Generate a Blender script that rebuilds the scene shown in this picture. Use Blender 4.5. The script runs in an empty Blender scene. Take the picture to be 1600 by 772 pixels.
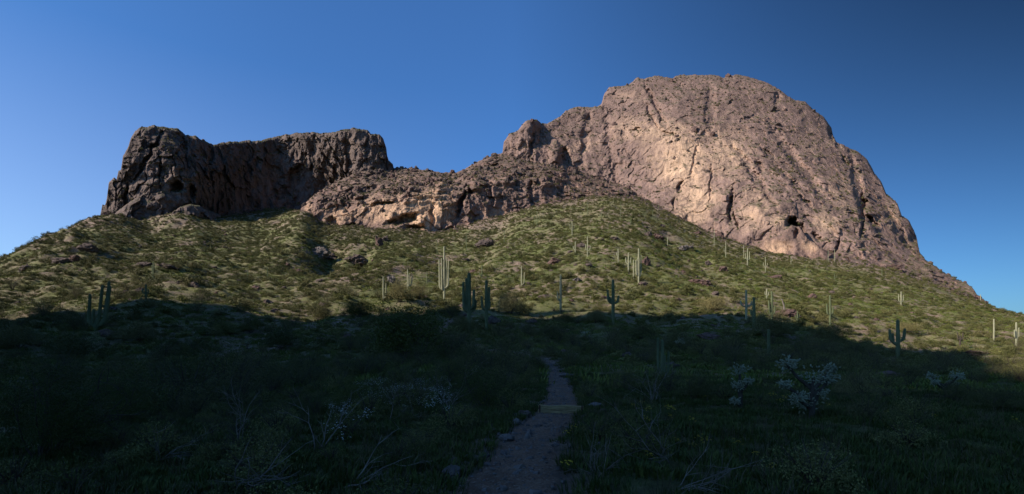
import bpy, math, random
import numpy as np
from mathutils import Vector, Matrix, Euler

rng = np.random.default_rng(7)
random.seed(7)
S = bpy.context.scene
C = S.collection
R = math.radians

# ------------------------------------------------------------------ camera
EYE = 1.65          # eye height above the trail
F = 800.0           # focal length measured on a 1600 px wide picture
HOR = 545.0         # level line of the photograph
cd = bpy.data.cameras.new('camera'); cam = bpy.data.objects.new('camera', cd); C.objects.link(cam)
cam.location = (0, 0, EYE); cam.rotation_euler = (R(90), 0, 0)
cd.sensor_width = 36.0; cd.lens = 18.0; cd.shift_y = (HOR - 386.0) / 1600.0
cd.clip_start = 0.05; cd.clip_end = 20000
S.camera = cam

# ------------------------------------------------------------------ light
SUN_EL = R(31.5)
SUN_AZ = R(20.0)    # how far the sun stands behind the camera, measured from due left
H = np.array([-math.cos(SUN_AZ), -math.sin(SUN_AZ)])      # towards the sun, on the map
E = np.array([-math.sin(SUN_AZ), math.cos(SUN_AZ)])
E = E if E[1] > 0 else -E
to_sun = Vector((H[0]*math.cos(SUN_EL), H[1]*math.cos(SUN_EL), math.sin(SUN_EL)))
sd = bpy.data.lights.new('sun', 'SUN'); so = bpy.data.objects.new('sun', sd); C.objects.link(so)
sd.energy = 5.0; sd.angle = R(0.5); sd.color = (1.0, 0.87, 0.73)
so.rotation_euler = to_sun.to_track_quat('Z', 'Y').to_euler()

W = bpy.data.worlds.new('World'); S.world = W; W.use_nodes = True
nt = W.node_tree; nt.nodes.clear()
sky = nt.nodes.new('ShaderNodeTexSky'); sky.sky_type = 'NISHITA'; sky.sun_disc = False
sky.sun_elevation = SUN_EL
sky.sun_rotation = math.atan2(to_sun.x, to_sun.y)
sky.altitude = 600; sky.air_density = 1.0; sky.dust_density = 1.6; sky.ozone_density = 3.0
bg = nt.nodes.new('ShaderNodeBackground'); bg.inputs[1].default_value = 0.078
out = nt.nodes.new('ShaderNodeOutputWorld')
SKY_TINT = (.69, 1.27, 1.88)      # the clear, deep blue of dry winter air
wm = nt.nodes.new('ShaderNodeMix'); wm.data_type = 'RGBA'; wm.blend_type = 'MULTIPLY'; wm.inputs[0].default_value = 1
wm.inputs[7].default_value = (*SKY_TINT, 1); nt.links.new(sky.outputs[0], wm.inputs[6])
wc = nt.nodes.new('ShaderNodeTexCoord'); wx = nt.nodes.new('ShaderNodeSeparateXYZ'); nt.links.new(wc.outputs['Generated'], wx.inputs[0])
wr = nt.nodes.new('ShaderNodeMapRange'); nt.links.new(wx.outputs[0], wr.inputs[0]); wr.inputs[1].default_value = -1; wr.inputs[2].default_value = 1
wl = nt.nodes.new('ShaderNodeValToRGB'); wl.color_ramp.interpolation = 'B_SPLINE'; nt.links.new(wr.outputs[0], wl.inputs[0])
for q_, (p_, c_) in zip([wl.color_ramp.elements[0], wl.color_ramp.elements.new(.33), wl.color_ramp.elements.new(.55), wl.color_ramp.elements.new(.8), wl.color_ramp.elements[-1]],
                        [(0, .84), (.33, .90), (.55, 1.02), (.8, .78), (1, .36)]): q_.position = p_; q_.color = (c_, c_, c_, 1)
wa = nt.nodes.new('ShaderNodeMath'); wa.operation = 'MULTIPLY'; wa.use_clamp = True; nt.links.new(wx.outputs[0], wa.inputs[0]); wa.inputs[1].default_value = 1.4
wb = nt.nodes.new('ShaderNodeMath'); wb.operation = 'MULTIPLY'; wb.use_clamp = True; nt.links.new(wx.outputs[2], wb.inputs[0]); nt.links.new(wa.outputs[0], wb.inputs[1])
wd = nt.nodes.new('ShaderNodeMath'); wd.operation = 'MULTIPLY_ADD'; nt.links.new(wb.outputs[0], wd.inputs[0]); wd.inputs[1].default_value = -1.75; wd.inputs[2].default_value = 1.0
we = nt.nodes.new('ShaderNodeMath'); we.operation = 'MULTIPLY'; nt.links.new(wd.outputs[0], we.inputs[0]); nt.links.new(wl.outputs[0], we.inputs[1])
ws = nt.nodes.new('ShaderNodeVectorMath'); ws.operation = 'SCALE'; nt.links.new(wm.outputs[2], ws.inputs[0]); nt.links.new(we.outputs[0], ws.inputs['Scale'])
# thin brightening haze low over the horizon on the sun's side
def _m(op, a, b, clamp=False):
    n_ = nt.nodes.new('ShaderNodeMath'); n_.operation = op; n_.use_clamp = clamp
    for i_, v_ in enumerate((a, b)):
        if isinstance(v_, (int, float)): n_.inputs[i_].default_value = v_
        else: nt.links.new(v_, n_.inputs[i_])
    return n_.outputs[0]
hz_ = _m('MULTIPLY', _m('SUBTRACT', 1.0, _m('DIVIDE', wx.outputs[2], .45), True), _m('MULTIPLY', wx.outputs[0], -1.45, True))
wh = nt.nodes.new('ShaderNodeVectorMath'); wh.operation = 'SCALE'; wh.inputs[0].default_value = (2.3, 1.7, .8); nt.links.new(hz_, wh.inputs['Scale'])
wadd = nt.nodes.new('ShaderNodeVectorMath'); wadd.operation = 'ADD'; nt.links.new(ws.outputs[0], wadd.inputs[0]); nt.links.new(wh.outputs[0], wadd.inputs[1])
nt.links.new(wadd.outputs[0], bg.inputs[0]); nt.links.new(bg.outputs[0], out.inputs[0])
S.view_settings.view_transform = 'Standard'; S.view_settings.look = 'None'
S.view_settings.exposure = 0.34; S.view_settings.gamma = 1.0
S.render.engine = 'CYCLES'
S.cycles.max_bounces = 5; S.cycles.diffuse_bounces = 2; S.cycles.glossy_bounces = 1

# ------------------------------------------------------------------ noise
def _hash(ix, iy, iz, seed):
    h = (ix.astype(np.uint32)*np.uint32(374761393) + iy.astype(np.uint32)*np.uint32(668265263)
         + iz.astype(np.uint32)*np.uint32(2147483647) + np.uint32((seed*974711 + 12345) & 0xffffffff))
    h = (h ^ (h >> np.uint32(13))) * np.uint32(1274126177)
    h = (h ^ (h >> np.uint32(15))) * np.uint32(2246822519)
    return h ^ (h >> np.uint32(16))
def noise3(x, y, z, seed=0):
    x = np.asarray(x, float); y = np.asarray(y, float)*np.ones_like(x); z = np.asarray(z, float)*np.ones_like(x)
    xi = np.floor(x).astype(np.int64); yi = np.floor(y).astype(np.int64); zi = np.floor(z).astype(np.int64)
    fx = (x-xi).astype(np.float32); fy = (y-yi).astype(np.float32); fz = (z-zi).astype(np.float32)
    s = lambda t: t*t*t*(t*(t*6-15)+10)
    sx, sy, sz = s(fx), s(fy), s(fz)
    acc = 0
    for a in (0, 1):
        for b in (0, 1):
            for c in (0, 1):
                h = _hash(xi+a, yi+b, zi+c, seed)
                gx = (h & np.uint32(1023)).astype(np.float32)/511.5-1
                gy = ((h >> np.uint32(10)) & np.uint32(1023)).astype(np.float32)/511.5-1
                gz = ((h >> np.uint32(20)) & np.uint32(1023)).astype(np.float32)/511.5-1
                w = (sx if a else 1-sx)*(sy if b else 1-sy)*(sz if c else 1-sz)
                acc = acc + w*(gx*(fx-a)+gy*(fy-b)+gz*(fz-c))
    return acc*1.4
def fbm(x, y, z, octv=4, seed=0, gain=.5, ridged=False):
    t = 0; a = 1
    for k in range(octv):
        n = noise3(x*2**k, y*2**k, z*2**k, seed+k)
        t = t + a*((0.35-np.abs(n))*2 if ridged else n); a *= gain
    return t
def facet(x, y, z, seed=0, tilt=1.0):
    """angular blocks: every cell of a jittered lattice is a tilted plane of its own"""
    xi = np.floor(x).astype(np.int64); yi = np.floor(y).astype(np.int64); zi = np.floor(z).astype(np.int64)
    best = np.full(x.shape, 99, np.float32); val = np.zeros(x.shape, np.float32)
    for a in (-1, 0, 1):
        for b in (-1, 0, 1):
            for c in (-1, 0, 1):
                h = _hash(xi+a, yi+b, zi+c, seed)
                r1 = (h & np.uint32(1023)).astype(np.float32)/1023; r2 = ((h >> np.uint32(10)) & np.uint32(1023)).astype(np.float32)/1023; r3 = ((h >> np.uint32(20)) & np.uint32(1023)).astype(np.float32)/1023
                dx = (x-xi-a-r1).astype(np.float32); dy = (y-yi-b-r2).astype(np.float32); dz = (z-zi-c-r3).astype(np.float32)
                q = dx*dx+dy*dy+dz*dz; k = q < best; best = np.where(k, q, best)
                val = np.where(k, (r1*7.3+r2*3.1) % 1.0-.5+tilt*(dx*(r2-.5)*2.4+dz*(r3-.5)*2.4+dy*(r1-.5)), val)
    return val
def sstep(a, b, x):
    t = np.clip((x-a)/(b-a), 0, 1); return t*t*(3-2*t)

# ------------------------------------------------------------------ tagging and meshes
def tag(o, label=None, cat=None, group=None, kind=None):
    if label: o['label'] = label
    if cat: o['category'] = cat
    if group: o['group'] = group
    if kind: o['kind'] = kind
    return o
def empty(name, loc, rz=0.0):
    o = bpy.data.objects.new(name, None); C.objects.link(o)
    o.location = loc; o.rotation_euler = (0, 0, rz); o.empty_display_size = .3
    return o
def mesh_of(name, V, Fc, mat, smooth=False):
    m = bpy.data.meshes.new(name); m.from_pydata([tuple(v) for v in V], [], [tuple(f) for f in Fc])
    m.materials.append(mat)
    if smooth: m.polygons.foreach_set('use_smooth', [True]*len(m.polygons))
    m.update(); return m
def obj(name, mesh, parent=None):
    o = bpy.data.objects.new(name, mesh); C.objects.link(o)
    if parent is not None: o.parent = parent
    return o
def grid_mesh(name, P, mat, attrs=None, wrap=False, flip=False):
    """P: (rows, cols, 3) array of points -> one smooth quad sheet"""
    nr, nc = P.shape[:2]
    m = bpy.data.meshes.new(name)
    m.vertices.add(nr*nc); m.vertices.foreach_set('co', P.reshape(-1).astype(np.float32))
    idx = np.arange(nr*nc).reshape(nr, nc)
    if wrap: idx = np.concatenate([idx, idx[:, :1]], 1)
    q = np.stack([idx[:-1, :-1], idx[:-1, 1:], idx[1:, 1:], idx[1:, :-1]], -1).reshape(-1, 4)
    if flip: q = q[:, ::-1]
    n = len(q)
    m.loops.add(n*4); m.loops.foreach_set('vertex_index', q.reshape(-1).astype(np.int32))
    m.polygons.add(n); m.polygons.foreach_set('loop_start', (np.arange(n)*4).astype(np.int32))
    m.update(calc_edges=True)
    m.polygons.foreach_set('use_smooth', np.ones(n, bool))
    for k, v in (attrs or {}).items():
        a = m.attributes.new(k, 'FLOAT', 'POINT'); a.data.foreach_set('value', v.reshape(-1).astype(np.float32))
    m.materials.append(mat); m.validate(); m.update()
    return m

# ------------------------------------------------------------------ materials
def nodes(name):
    m = bpy.data.materials.new(name); m.use_nodes = True
    t = m.node_tree; b = t.nodes['Principled BSDF']
    b.inputs['Roughness'].default_value = .9
    b.inputs['Specular IOR Level'].default_value = .15
    return m, t, b
def N(t, typ, **kw):
    n = t.nodes.new(typ)
    for k, v in kw.items(): setattr(n, k, v)
    return n
def tex(t, scale, detail=6, rough=.6, vec=None, dist=0.0):
    n = N(t, 'ShaderNodeTexNoise'); n.inputs['Scale'].default_value = scale
    n.inputs['Detail'].default_value = detail; n.inputs['Roughness'].default_value = rough
    n.inputs['Distortion'].default_value = dist
    if vec is not None: t.links.new(vec, n.inputs['Vector'])
    return n.outputs['Fac']
def ramp(t, fac, stops):
    r = N(t, 'ShaderNodeValToRGB'); t.links.new(fac, r.inputs[0])
    e = r.color_ramp.elements
    while len(e) < len(stops): e.new(0.5)
    for q, (p, c) in zip(e, stops):
        q.position = p; q.color = (*c, 1) if len(c) == 3 else c
    return r.outputs[0]
def mix(t, fac, a, b, mode='MIX'):
    n = N(t, 'ShaderNodeMix', data_type='RGBA', blend_type=mode)
    for sock, v in ((n.inputs[0], fac), (n.inputs[6], a), (n.inputs[7], b)):
        if hasattr(v, 'links') or isinstance(v, bpy.types.NodeSocket): t.links.new(v, sock)
        elif isinstance(v, (int, float)): sock.default_value = v
        else: sock.default_value = (*v, 1)
    return n.outputs[2]
def mth(t, op, a, b=None, c=None, clamp=False):
    n = N(t, 'ShaderNodeMath', operation=op, use_clamp=clamp)
    for i, v in enumerate((a, b, c)):
        if v is None: continue
        if isinstance(v, (int, float)): n.inputs[i].default_value = v
        else: t.links.new(v, n.inputs[i])
    return n.outputs[0]
def mapr(t, v, a, b, c=0.0, d=1.0):
    n = N(t, 'ShaderNodeMapRange'); n.clamp = True
    t.links.new(v, n.inputs[0])
    for i, q in enumerate((a, b, c, d)): n.inputs[i+1].default_value = q
    return n.outputs[0]
def bump(t, b, h, strength=.5, dist=.1, prev=None):
    n = N(t, 'ShaderNodeBump'); n.inputs['Strength'].default_value = strength; n.inputs['Distance'].default_value = dist
    t.links.new(h, n.inputs['Height'])
    if prev is not None: t.links.new(prev, n.inputs['Normal'])
    if b is not None: t.links.new(n.outputs[0], b.inputs['Normal'])
    return n.outputs[0]
def objco(t, scale=(1, 1, 1)):
    g = N(t, 'ShaderNodeNewGeometry'); m = N(t, 'ShaderNodeMapping'); m.inputs['Scale'].default_value = scale
    t.links.new(g.outputs['Position'], m.inputs['Vector']); return m.outputs[0], g
def attr(t, name):
    a = N(t, 'ShaderNodeAttribute'); a.attribute_name = name; return a.outputs['Fac']

def rock_material(name, dark, mid, tan, veg=.85, vegcol=(.075, .08, .035)):
    m, t, b = nodes(name)
    pos, g = objco(t)
    col = ramp(t, tex(t, .045, 10, .72, pos), [(.30, dark), (.47, mid), (.62, tuple(1.18*c for c in mid)), (.8, dark)])
    tanm = mapr(t, mth(t, 'ADD', attr(t, 'tan'), mth(t, 'MULTIPLY', mth(t, 'SUBTRACT', tex(t, .06, 9, .75, pos), .5), 1.5)), .25, .95)
    col = mix(t, tanm, col, tan)
    # streaks of desert varnish running down the faces
    sv, _ = objco(t, (.16, .16, .018))
    st = mapr(t, tex(t, 1.0, 8, .7, sv, .6), .48, .62)
    col = mix(t, mth(t, 'MULTIPLY', st, .72), col, dark)
    sv3, _ = objco(t, (.30, .30, .03)); sl = mapr(t, tex(t, 1.0, 8, .7, sv3, .4), .56, .70)
    col = mix(t, mth(t, 'MULTIPLY', sl, .45), col, tan)
    zz = N(t, 'ShaderNodeSeparateXYZ'); t.links.new(pos, zz.inputs[0])
    cap = mapr(t, mth(t, 'ADD', zz.outputs[2], mth(t, 'MULTIPLY', tex(t, .022, 8, .7, pos), 170)), 262, 370)
    col = mix(t, mth(t, 'MULTIPLY', cap, .5), col, tuple(.5*(p+q) for p, q in zip(dark, mid)))
    big = mapr(t, tex(t, .014, 4, .6, pos), .42, .62)
    col = mix(t, mth(t, 'MULTIPLY', big, .30), col, dark)
    pale = mapr(t, tex(t, .35, 6, .75, pos), .60, .75)
    col = mix(t, mth(t, 'MULTIPLY', pale, .35), col, tuple(min(1, 1.15*c) for c in tan))
    fine = mapr(t, tex(t, 1.1, 6, .8, pos), .3, .7, .62, 1.35)
    col = mix(t, 1.0, col, fine, 'MULTIPLY')
    if veg:
        nz = N(t, 'ShaderNodeSeparateXYZ'); t.links.new(g.outputs['Normal'], nz.inputs[0])
        v = mth(t, 'ADD', nz.outputs[2], mth(t, 'MULTIPLY', mth(t, 'SUBTRACT', tex(t, .12, 8, .75, pos), .5), 1.1))
        vm = mapr(t, v, .70, .92)
        vc = mix(t, mapr(t, tex(t, .5, 4, .7, pos), .4, .65), vegcol, tuple(1.5*c for c in vegcol))
        col = mix(t, mth(t, 'MULTIPLY', vm, veg), col, vc)
    t.links.new(col, b.inputs['Base Color'])
    n1 = bump(t, None, tex(t, .7, 8, .75, pos), .9, 1.2)
    sv2, _ = objco(t, (.5, .5, .1))
    bump(t, b, tex(t, 1.0, 8, .75, sv2, .5), .8, .9, n1)
    return m

def ground_material():
    m, t, b = nodes('hillside_ground')
    pos, g = objco(t)
    grass = ramp(t, tex(t, .22, 8, .75, pos), [(.32, (.090, .104, .034)), (.5, (.150, .158, .060)), (.66, (.215, .200, .096))])
    soil = ramp(t, tex(t, .5, 8, .75, pos), [(.3, (.15, .11, .08)), (.55, (.27, .20, .15)), (.7, (.36, .28, .21))])
    k = mth(t, 'ADD', mth(t, 'MULTIPLY', tex(t, .035, 7, .7, pos), .6), mth(t, 'MULTIPLY', tex(t, .4, 7, .8, pos), .4))
    k = mth(t, 'ADD', k, mth(t, 'MULTIPLY', attr(t, 'soil'), .25))
    col = mix(t, mapr(t, k, .47, .58), grass, soil)
    fine = mapr(t, tex(t, 2.2, 7, .8, pos), .3, .7, .55, 1.35)
    col = mix(t, 1.0, col, fine, 'MULTIPLY')
    t.links.new(col, b.inputs['Base Color'])
    n1 = bump(t, None, tex(t, 1.1, 8, .8, pos), 1.0, .5)
    bump(t, b, tex(t, 9, 6, .7, pos), .6, .05, n1)
    return m

def leaf_material(name, a, b2, var=.35):
    m, t, b = nodes(name)
    oi = N(t, 'ShaderNodeObjectInfo')
    pos, g = objco(t)
    col = mix(t, oi.outputs['Random'], a, b2)
    f = mapr(t, tex(t, 6, 3, .6, pos), .3, .7, 1-var, 1+var)
    col = mix(t, 1.0, col, f, 'MULTIPLY')
    t.links.new(col, b.inputs['Base Color'])
    b.inputs['Roughness'].default_value = .65
    return m
def plain(name, c1, c2, scale=8, rough=.85, bs=.4, bd=.02, stretch=(1, 1, 1)):
    m, t, b = nodes(name)
    pos, g = objco(t, stretch)
    f = tex(t, scale, 7, .7, pos)
    t.links.new(ramp(t, f, [(.35, c1), (.65, c2)]), b.inputs['Base Color'])
    b.inputs['Roughness'].default_value = rough
    bump(t, b, f, bs, bd)
    return m

def trail_material():
    m, t, b = nodes('trail_gravel')
    pos, g = objco(t)
    c = ramp(t, tex(t, 1.3, 8, .75, pos), [(.3, (.115, .074, .050)), (.5, (.19, .125, .086)), (.7, (.26, .18, .13))])
    gr = N(t, 'ShaderNodeTexVoronoi'); gr.inputs['Scale'].default_value = 34; t.links.new(pos, gr.inputs['Vector'])
    c = mix(t, 1.0, c, mapr(t, gr.outputs['Distance'], 0, .7, 1.25, .85), 'MULTIPLY')
    sep = N(t, 'ShaderNodeSeparateXYZ'); t.links.new(gr.outputs['Color'], sep.inputs[0])
    c = mix(t, mapr(t, sep.outputs[0], .86, .90, 0, .6), c, (.30, .24, .19))
    c = mix(t, mapr(t, sep.outputs[1], .88, .91, 0, .6), c, (.06, .045, .037))
    t.links.new(c, b.inputs['Base Color'])
    n1 = bump(t, None, gr.outputs['Distance'], .8, .02); bump(t, b, tex(t, 5, 8, .75, pos), .9, .06, n1)
    return m
M = dict(
    ground=ground_material(),
    butte=rock_material('dark_volcanic_rock', (.065, .050, .045), (.180, .134, .114), (.33, .235, .18), vegcol=(.060, .064, .030)),
    band=rock_material('mauve_rock', (.085, .064, .058), (.250, .162, .130), (.68, .44, .28), veg=.38, vegcol=(.085, .078, .045)),
    dome=rock_material('tan_rock', (.120, .084, .074), (.285, .190, .156), (.68, .46, .305), vegcol=(.105, .092, .060)),
    trail=trail_material(),
    boulder=plain('boulder_rock', (.055, .042, .037), (.150, .113, .094), 1.2, .9, .9, .2),
    redrock=plain('red_boulder_rock', (.070, .044, .038), (.165, .108, .090), 1.1, .9, .9, .2),
    greyrock=plain('grey_boulder_rock', (.10, .085, .08), (.22, .19, .17), 1.1, .9, .9, .2),
    saguaro=plain('saguaro_skin', (.090, .115, .055), (.16, .180, .095), 3, .75, .3, .03, (1, 1, .3)),
    saguaro_sunlit=plain('sunlit_saguaro_skin', (.23, .23, .14), (.37, .36, .235), 3, .75, .3, .03, (1, 1, .3)),  # paler saguaro copy: sunlight on the spines put into the colour
    deadwood=plain('bleached_wood', (.14, .115, .095), (.26, .225, .19), 8, .85, .4, .02, (1, 1, .3)),
    bark=plain('dark_bark', (.050, .040, .032), (.11, .09, .07), 10, .9, .5, .02, (1, 1, .3)),
    beam=plain('weathered_timber', (.19, .14, .068), (.42, .315, .165), 4, .85, .9, .03, (.5, 6, 6)),
    iron=plain('rusty_iron', (.05, .03, .02), (.10, .06, .04), 30, .7, .3, .004),
    creosote=leaf_material('creosote_leaves', (.070, .078, .024), (.150, .138, .054)),
    brittle=leaf_material('brittlebush_leaves', (.088, .097, .024), (.180, .176, .058)),
    tree=leaf_material('palo_verde_leaves', (.050, .066, .014), (.095, .108, .024)),
    dryleaf=leaf_material('dry_twig_leaves', (.15, .135, .050), (.22, .190, .08)),
    grass=leaf_material('grass_blades', (.070, .110, .018), (.165, .185, .040)), weed=leaf_material('dark_weeds', (.042, .068, .014), (.092, .104, .024)), straw=leaf_material('dry_straw', (.075, .060, .035), (.15, .115, .065)),
    flower=leaf_material('yellow_petals', (.34, .24, .02), (.46, .34, .03), .1),
    white=leaf_material('white_petals', (.55, .58, .5), (.65, .68, .6), .1),
    cholla=plain('cholla_spines', (.18, .205, .13), (.36, .375, .26), 16, .8, .5, .02),
    ocot=plain('ocotillo_cane', (.07, .08, .04), (.13, .13, .07), 20, .9, .5, .02),
)

# ------------------------------------------------------------------ the ground as a function of place
def gsm(A, sig, axis):
    n = int(3*sig)+1; k = np.exp(-.5*(np.arange(-n, n+1)/sig)**2); k /= k.sum()
    A = np.moveaxis(A, axis, -1)
    P = np.pad(A, [(0, 0)]*(A.ndim-1)+[(n, n)], mode='edge')
    O = np.zeros_like(A)
    for i, w in enumerate(k): O += w*P[..., i:i+A.shape[-1]]
    return np.moveaxis(O, -1, axis)
crest = np.array([  # bearing, top of the open slope, its distance, fall behind it
 (-800, 520, 330, .20), (-400, 500, 330, .25), (-100, 446, 335, .33), (0, 410, 360, .36), (40, 394, 380, .36), (80, 378, 400, .36),
 (120, 361, 420, .36), (155, 347, 440, .25), (200, 337, 446, .02), (280, 330, 446, .02), (340, 335, 478, .02), (400, 329, 520, .02),
 (450, 322, 520, .02), (475, 326, 440, .02), (500, 346, 424, .02), (560, 352, 410, .02), (640, 357, 402, .02), (690, 361, 402, .02),
 (740, 345, 414, .02), (820, 325, 430, .02), (880, 311, 450, .02), (940, 303, 470, .02), (1000, 308, 478, .02), (1030, 321, 470, .02),
 (1060, 338, 458, .02), (1100, 358, 445, .02), (1150, 378, 432, .02), (1200, 393, 424, .02), (1300, 402, 424, .02), (1400, 420, 440, .02),
 (1450, 436, 440, .05), (1500, 459, 430, .10), (1530, 467, 425, .25), (1557, 482, 420, .3), (1585, 489.5, 410, .3), (1620, 493, 400, .3), (1700, 512, 400, .2),
 (2000, 535, 400, .05), (2400, 545, 400, .02)], float)
def arc(u): return 1.10/(1+((np.asarray(u, float)-800)/F)**2)**.42*(1-.035*sstep(-340, -150, -np.asarray(u, float)))      # the mountain front bends round the viewer
_k = np.where(crest[:, 0] > 1545, 1.0, 1.0); _w = sstep(1700, 2100, crest[:, 0]); _w2 = 1-sstep(-700, -300, crest[:, 0])
crest[:, 2] *= arc(crest[:, 0])*(1-_w)*(1-_w2)+_w+_w2
near = {
 -800: [(0, 0), (20, -1), (60, 0), (95, 4), (130, 9)],
 0:    [(0, 0), (8, -.35), (20, -1.0), (40, -1.5), (60, 0.2), (80, 5.2), (92, 8.4), (110, 10.5)],
 250:  [(0, 0), (8, -.25), (20, -1.2), (40, -1.9), (60, -.6), (78, 4.6), (92, 9.2), (110, 11.5)],
 400:  [(0, 0), (8, -.15), (20, -.9), (40, -1.2), (60, .6), (80, 3.7), (95, 7.5), (110, 10)],
 620:  [(0, 0), (8, 0), (20, .05), (42, .5), (60, 2.0), (78, 4.6), (95, 7.4)],
 800:  [(0, 0), (14, 0), (24, .02), (42, .38), (52, 1.15), (60, 1.75), (78, 4.1), (95, 7.0)],
 1000: [(0, 0), (14, 0), (24, -.02), (42, .25), (60, 1.5), (78, 3.9), (95, 6.8)],
 1200: [(0, 0), (14, -.05), (24, -.15), (42, -.1), (60, .6), (78, 2.9), (95, 6.2), (110, 8.5)],
 1400: [(0, 0), (14, -.1), (38, -.6), (60, -.9), (90, -.8), (115, .2), (135, 5), (150, 9)],
 1600: [(0, 0), (14, -.15), (38, -1.0), (60, -1.2), (115, -.6), (150, 3.0), (220, 13)],
 2400: [(0, 0), (38, -1.2), (150, 0), (250, 3)],
}
TU = np.arange(-800, 2401, 8.0)
TD = np.concatenate([np.linspace(0, 100, 101), np.geomspace(101.5, 7000, 300)])
NK = sorted(near)
TZ = np.zeros((len(TU), len(TD)))
_nz = np.array([np.interp(TD, [p[0] for p in near[k]], [p[1] for p in near[k]]) for k in NK])
_ld = np.array([near[k][-1][0] for k in NK], float); _lz = np.array([near[k][-1][1] for k in NK], float)
for i, u in enumerate(TU):
    cv = np.interp(u, crest[:, 0], crest[:, 1]); cdist = np.interp(u, crest[:, 0], crest[:, 2]); fall = np.interp(u, crest[:, 0], crest[:, 3])
    cz = EYE + (HOR-cv)/F*cdist
    zz = np.array([np.interp(u, NK, _nz[:, j]) for j in range(len(TD))])
    d0 = np.interp(u, NK, _ld); z0 = np.interp(u, NK, _lz)
    s = np.clip((TD-d0)/(cdist-d0), 0, 1)
    up = z0+(cz-z0)*s**1.13
    zz = np.where(TD > d0, up, zz)
    zz = np.where(TD > cdist, np.maximum(cz-fall*(TD-cdist), -12), zz)
    TZ[i] = zz
TZn = gsm(gsm(TZ, 1.6, 1), 6, 0)       # softly blended near by
TZf = gsm(gsm(TZ, .8, 1), 1.0, 0)
wn = sstep(140, 240, TD)[None, :]
TZ = TZn*(1-wn)+TZf*wn
def bil(u, d):
    fu = np.clip((u-TU[0])/8.0, 0, len(TU)-1.001); iu = fu.astype(int); a = fu-iu
    fd = np.interp(d, TD, np.arange(len(TD))); idd = np.minimum(fd.astype(int), len(TD)-2); b = fd-idd
    return (TZ[iu, idd]*(1-a)+TZ[iu+1, idd]*a)*(1-b)+(TZ[iu, idd+1]*(1-a)+TZ[iu+1, idd+1]*a)*b

# the hill on the sun side of the trail, whose shade lies over the foreground
HILL_AT = 205.0
SHADE_EDGE = [(0, 505), (120, 505), (240, 503), (300, 506), (400, 508), (500, 504), (560, 498), (640, 497), (733, 503), (850, 498),
              (1000, 499), (1100, 497), (1200, 501), (1300, 503), (1340, 507), (1390, 516), (1430, 535), (1470, 549), (1520, 553), (1570, 575), (1600, 600)]
def _hill_profile():
    L_, Z_ = [], []
    for u, v in SHADE_EDGE:
        d = np.geomspace(3, 300, 900); g = bil(np.full_like(d, float(u)), d); k = np.nonzero(g >= EYE+(HOR-v)/F*d)[0][0]
        x, y, z = (u-800)/F*d[k], d[k], g[k]
        L_.append(x*E[0]+y*E[1]); Z_.append(z+(HILL_AT-(x*H[0]+y*H[1]))*math.tan(SUN_EL))
    o = np.argsort(L_); L_ = np.array(L_)[o]; Z_ = np.array(Z_)[o]
    lo, hi = L_[0], L_[-1]
    L2 = np.r_[lo-300, lo-160, lo-60, lo-20, L_, hi+18, hi+40]; Z2 = np.r_[0, Z_[0]*.7, Z_[0]*.96, Z_[0], Z_, Z_[-1]*.55, 0]
    q = np.linspace(L2[0], L2[-1], 400); return q, gsm(np.interp(q, L2, Z2), 1.2, 0)
HPL, HPZ = _hill_profile()
def hill(x, y):
    s = x*H[0]+y*H[1]-HILL_AT; l = x*E[0]+y*E[1]
    f = np.where(s < 0, np.clip(1-np.abs(s)/122, 0, 1)**1.15, np.clip(1-np.abs(s)/190, 0, 1))
    return np.interp(l, HPL, HPZ)*f
TR = []          # trail centre line, filled in below
def trail_dist(x, y):
    if not len(TR): return np.full(np.shape(x), 99.0)
    best = np.full(np.shape(x), 99.0)
    for (ax, ay), (bx, by) in zip(TR[:-1], TR[1:]):
        dx, dy = bx-ax, by-ay; L = dx*dx+dy*dy
        t = np.clip(((x-ax)*dx+(y-ay)*dy)/L, 0, 1)
        best = np.minimum(best, np.hypot(x-ax-t*dx, y-ay-t*dy))
    return best
def base_z(x, y):
    r = np.hypot(x, y)+1e-6; th = np.arctan2(x, y); c = np.clip(th, -R(63.4), R(63.4))
    d = r*np.cos(c); u = F*np.tan(c)+800
    z = bil(u, d)
    w = sstep(R(63), R(110), np.abs(th))
    return z*(1-w) + hill(x, y)
SPURS = []          # ribs running down the hillside: (x0, y0, x1, y1, height, width)
def seg_ridge(x, y, x0, y0, x1, y1, h, w):
    dx, dy = x1-x0, y1-y0; L = dx*dx+dy*dy; t = ((x-x0)*dx+(y-y0)*dy)/L; tc = np.clip(t, 0, 1)
    dd = np.hypot(x-x0-tc*dx, y-y0-tc*dy); side = (x-x0)*dy-(y-y0)*dx
    ww = w*(1.17+.42*np.tanh(side/math.sqrt(L)/w))
    ex = np.abs(t-tc)*math.sqrt(L); dd = np.sqrt(np.maximum(dd**2-.72*ex**2, 0))
    return h*np.exp(-(dd/ww)**2)*(1-.4*tc)
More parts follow.
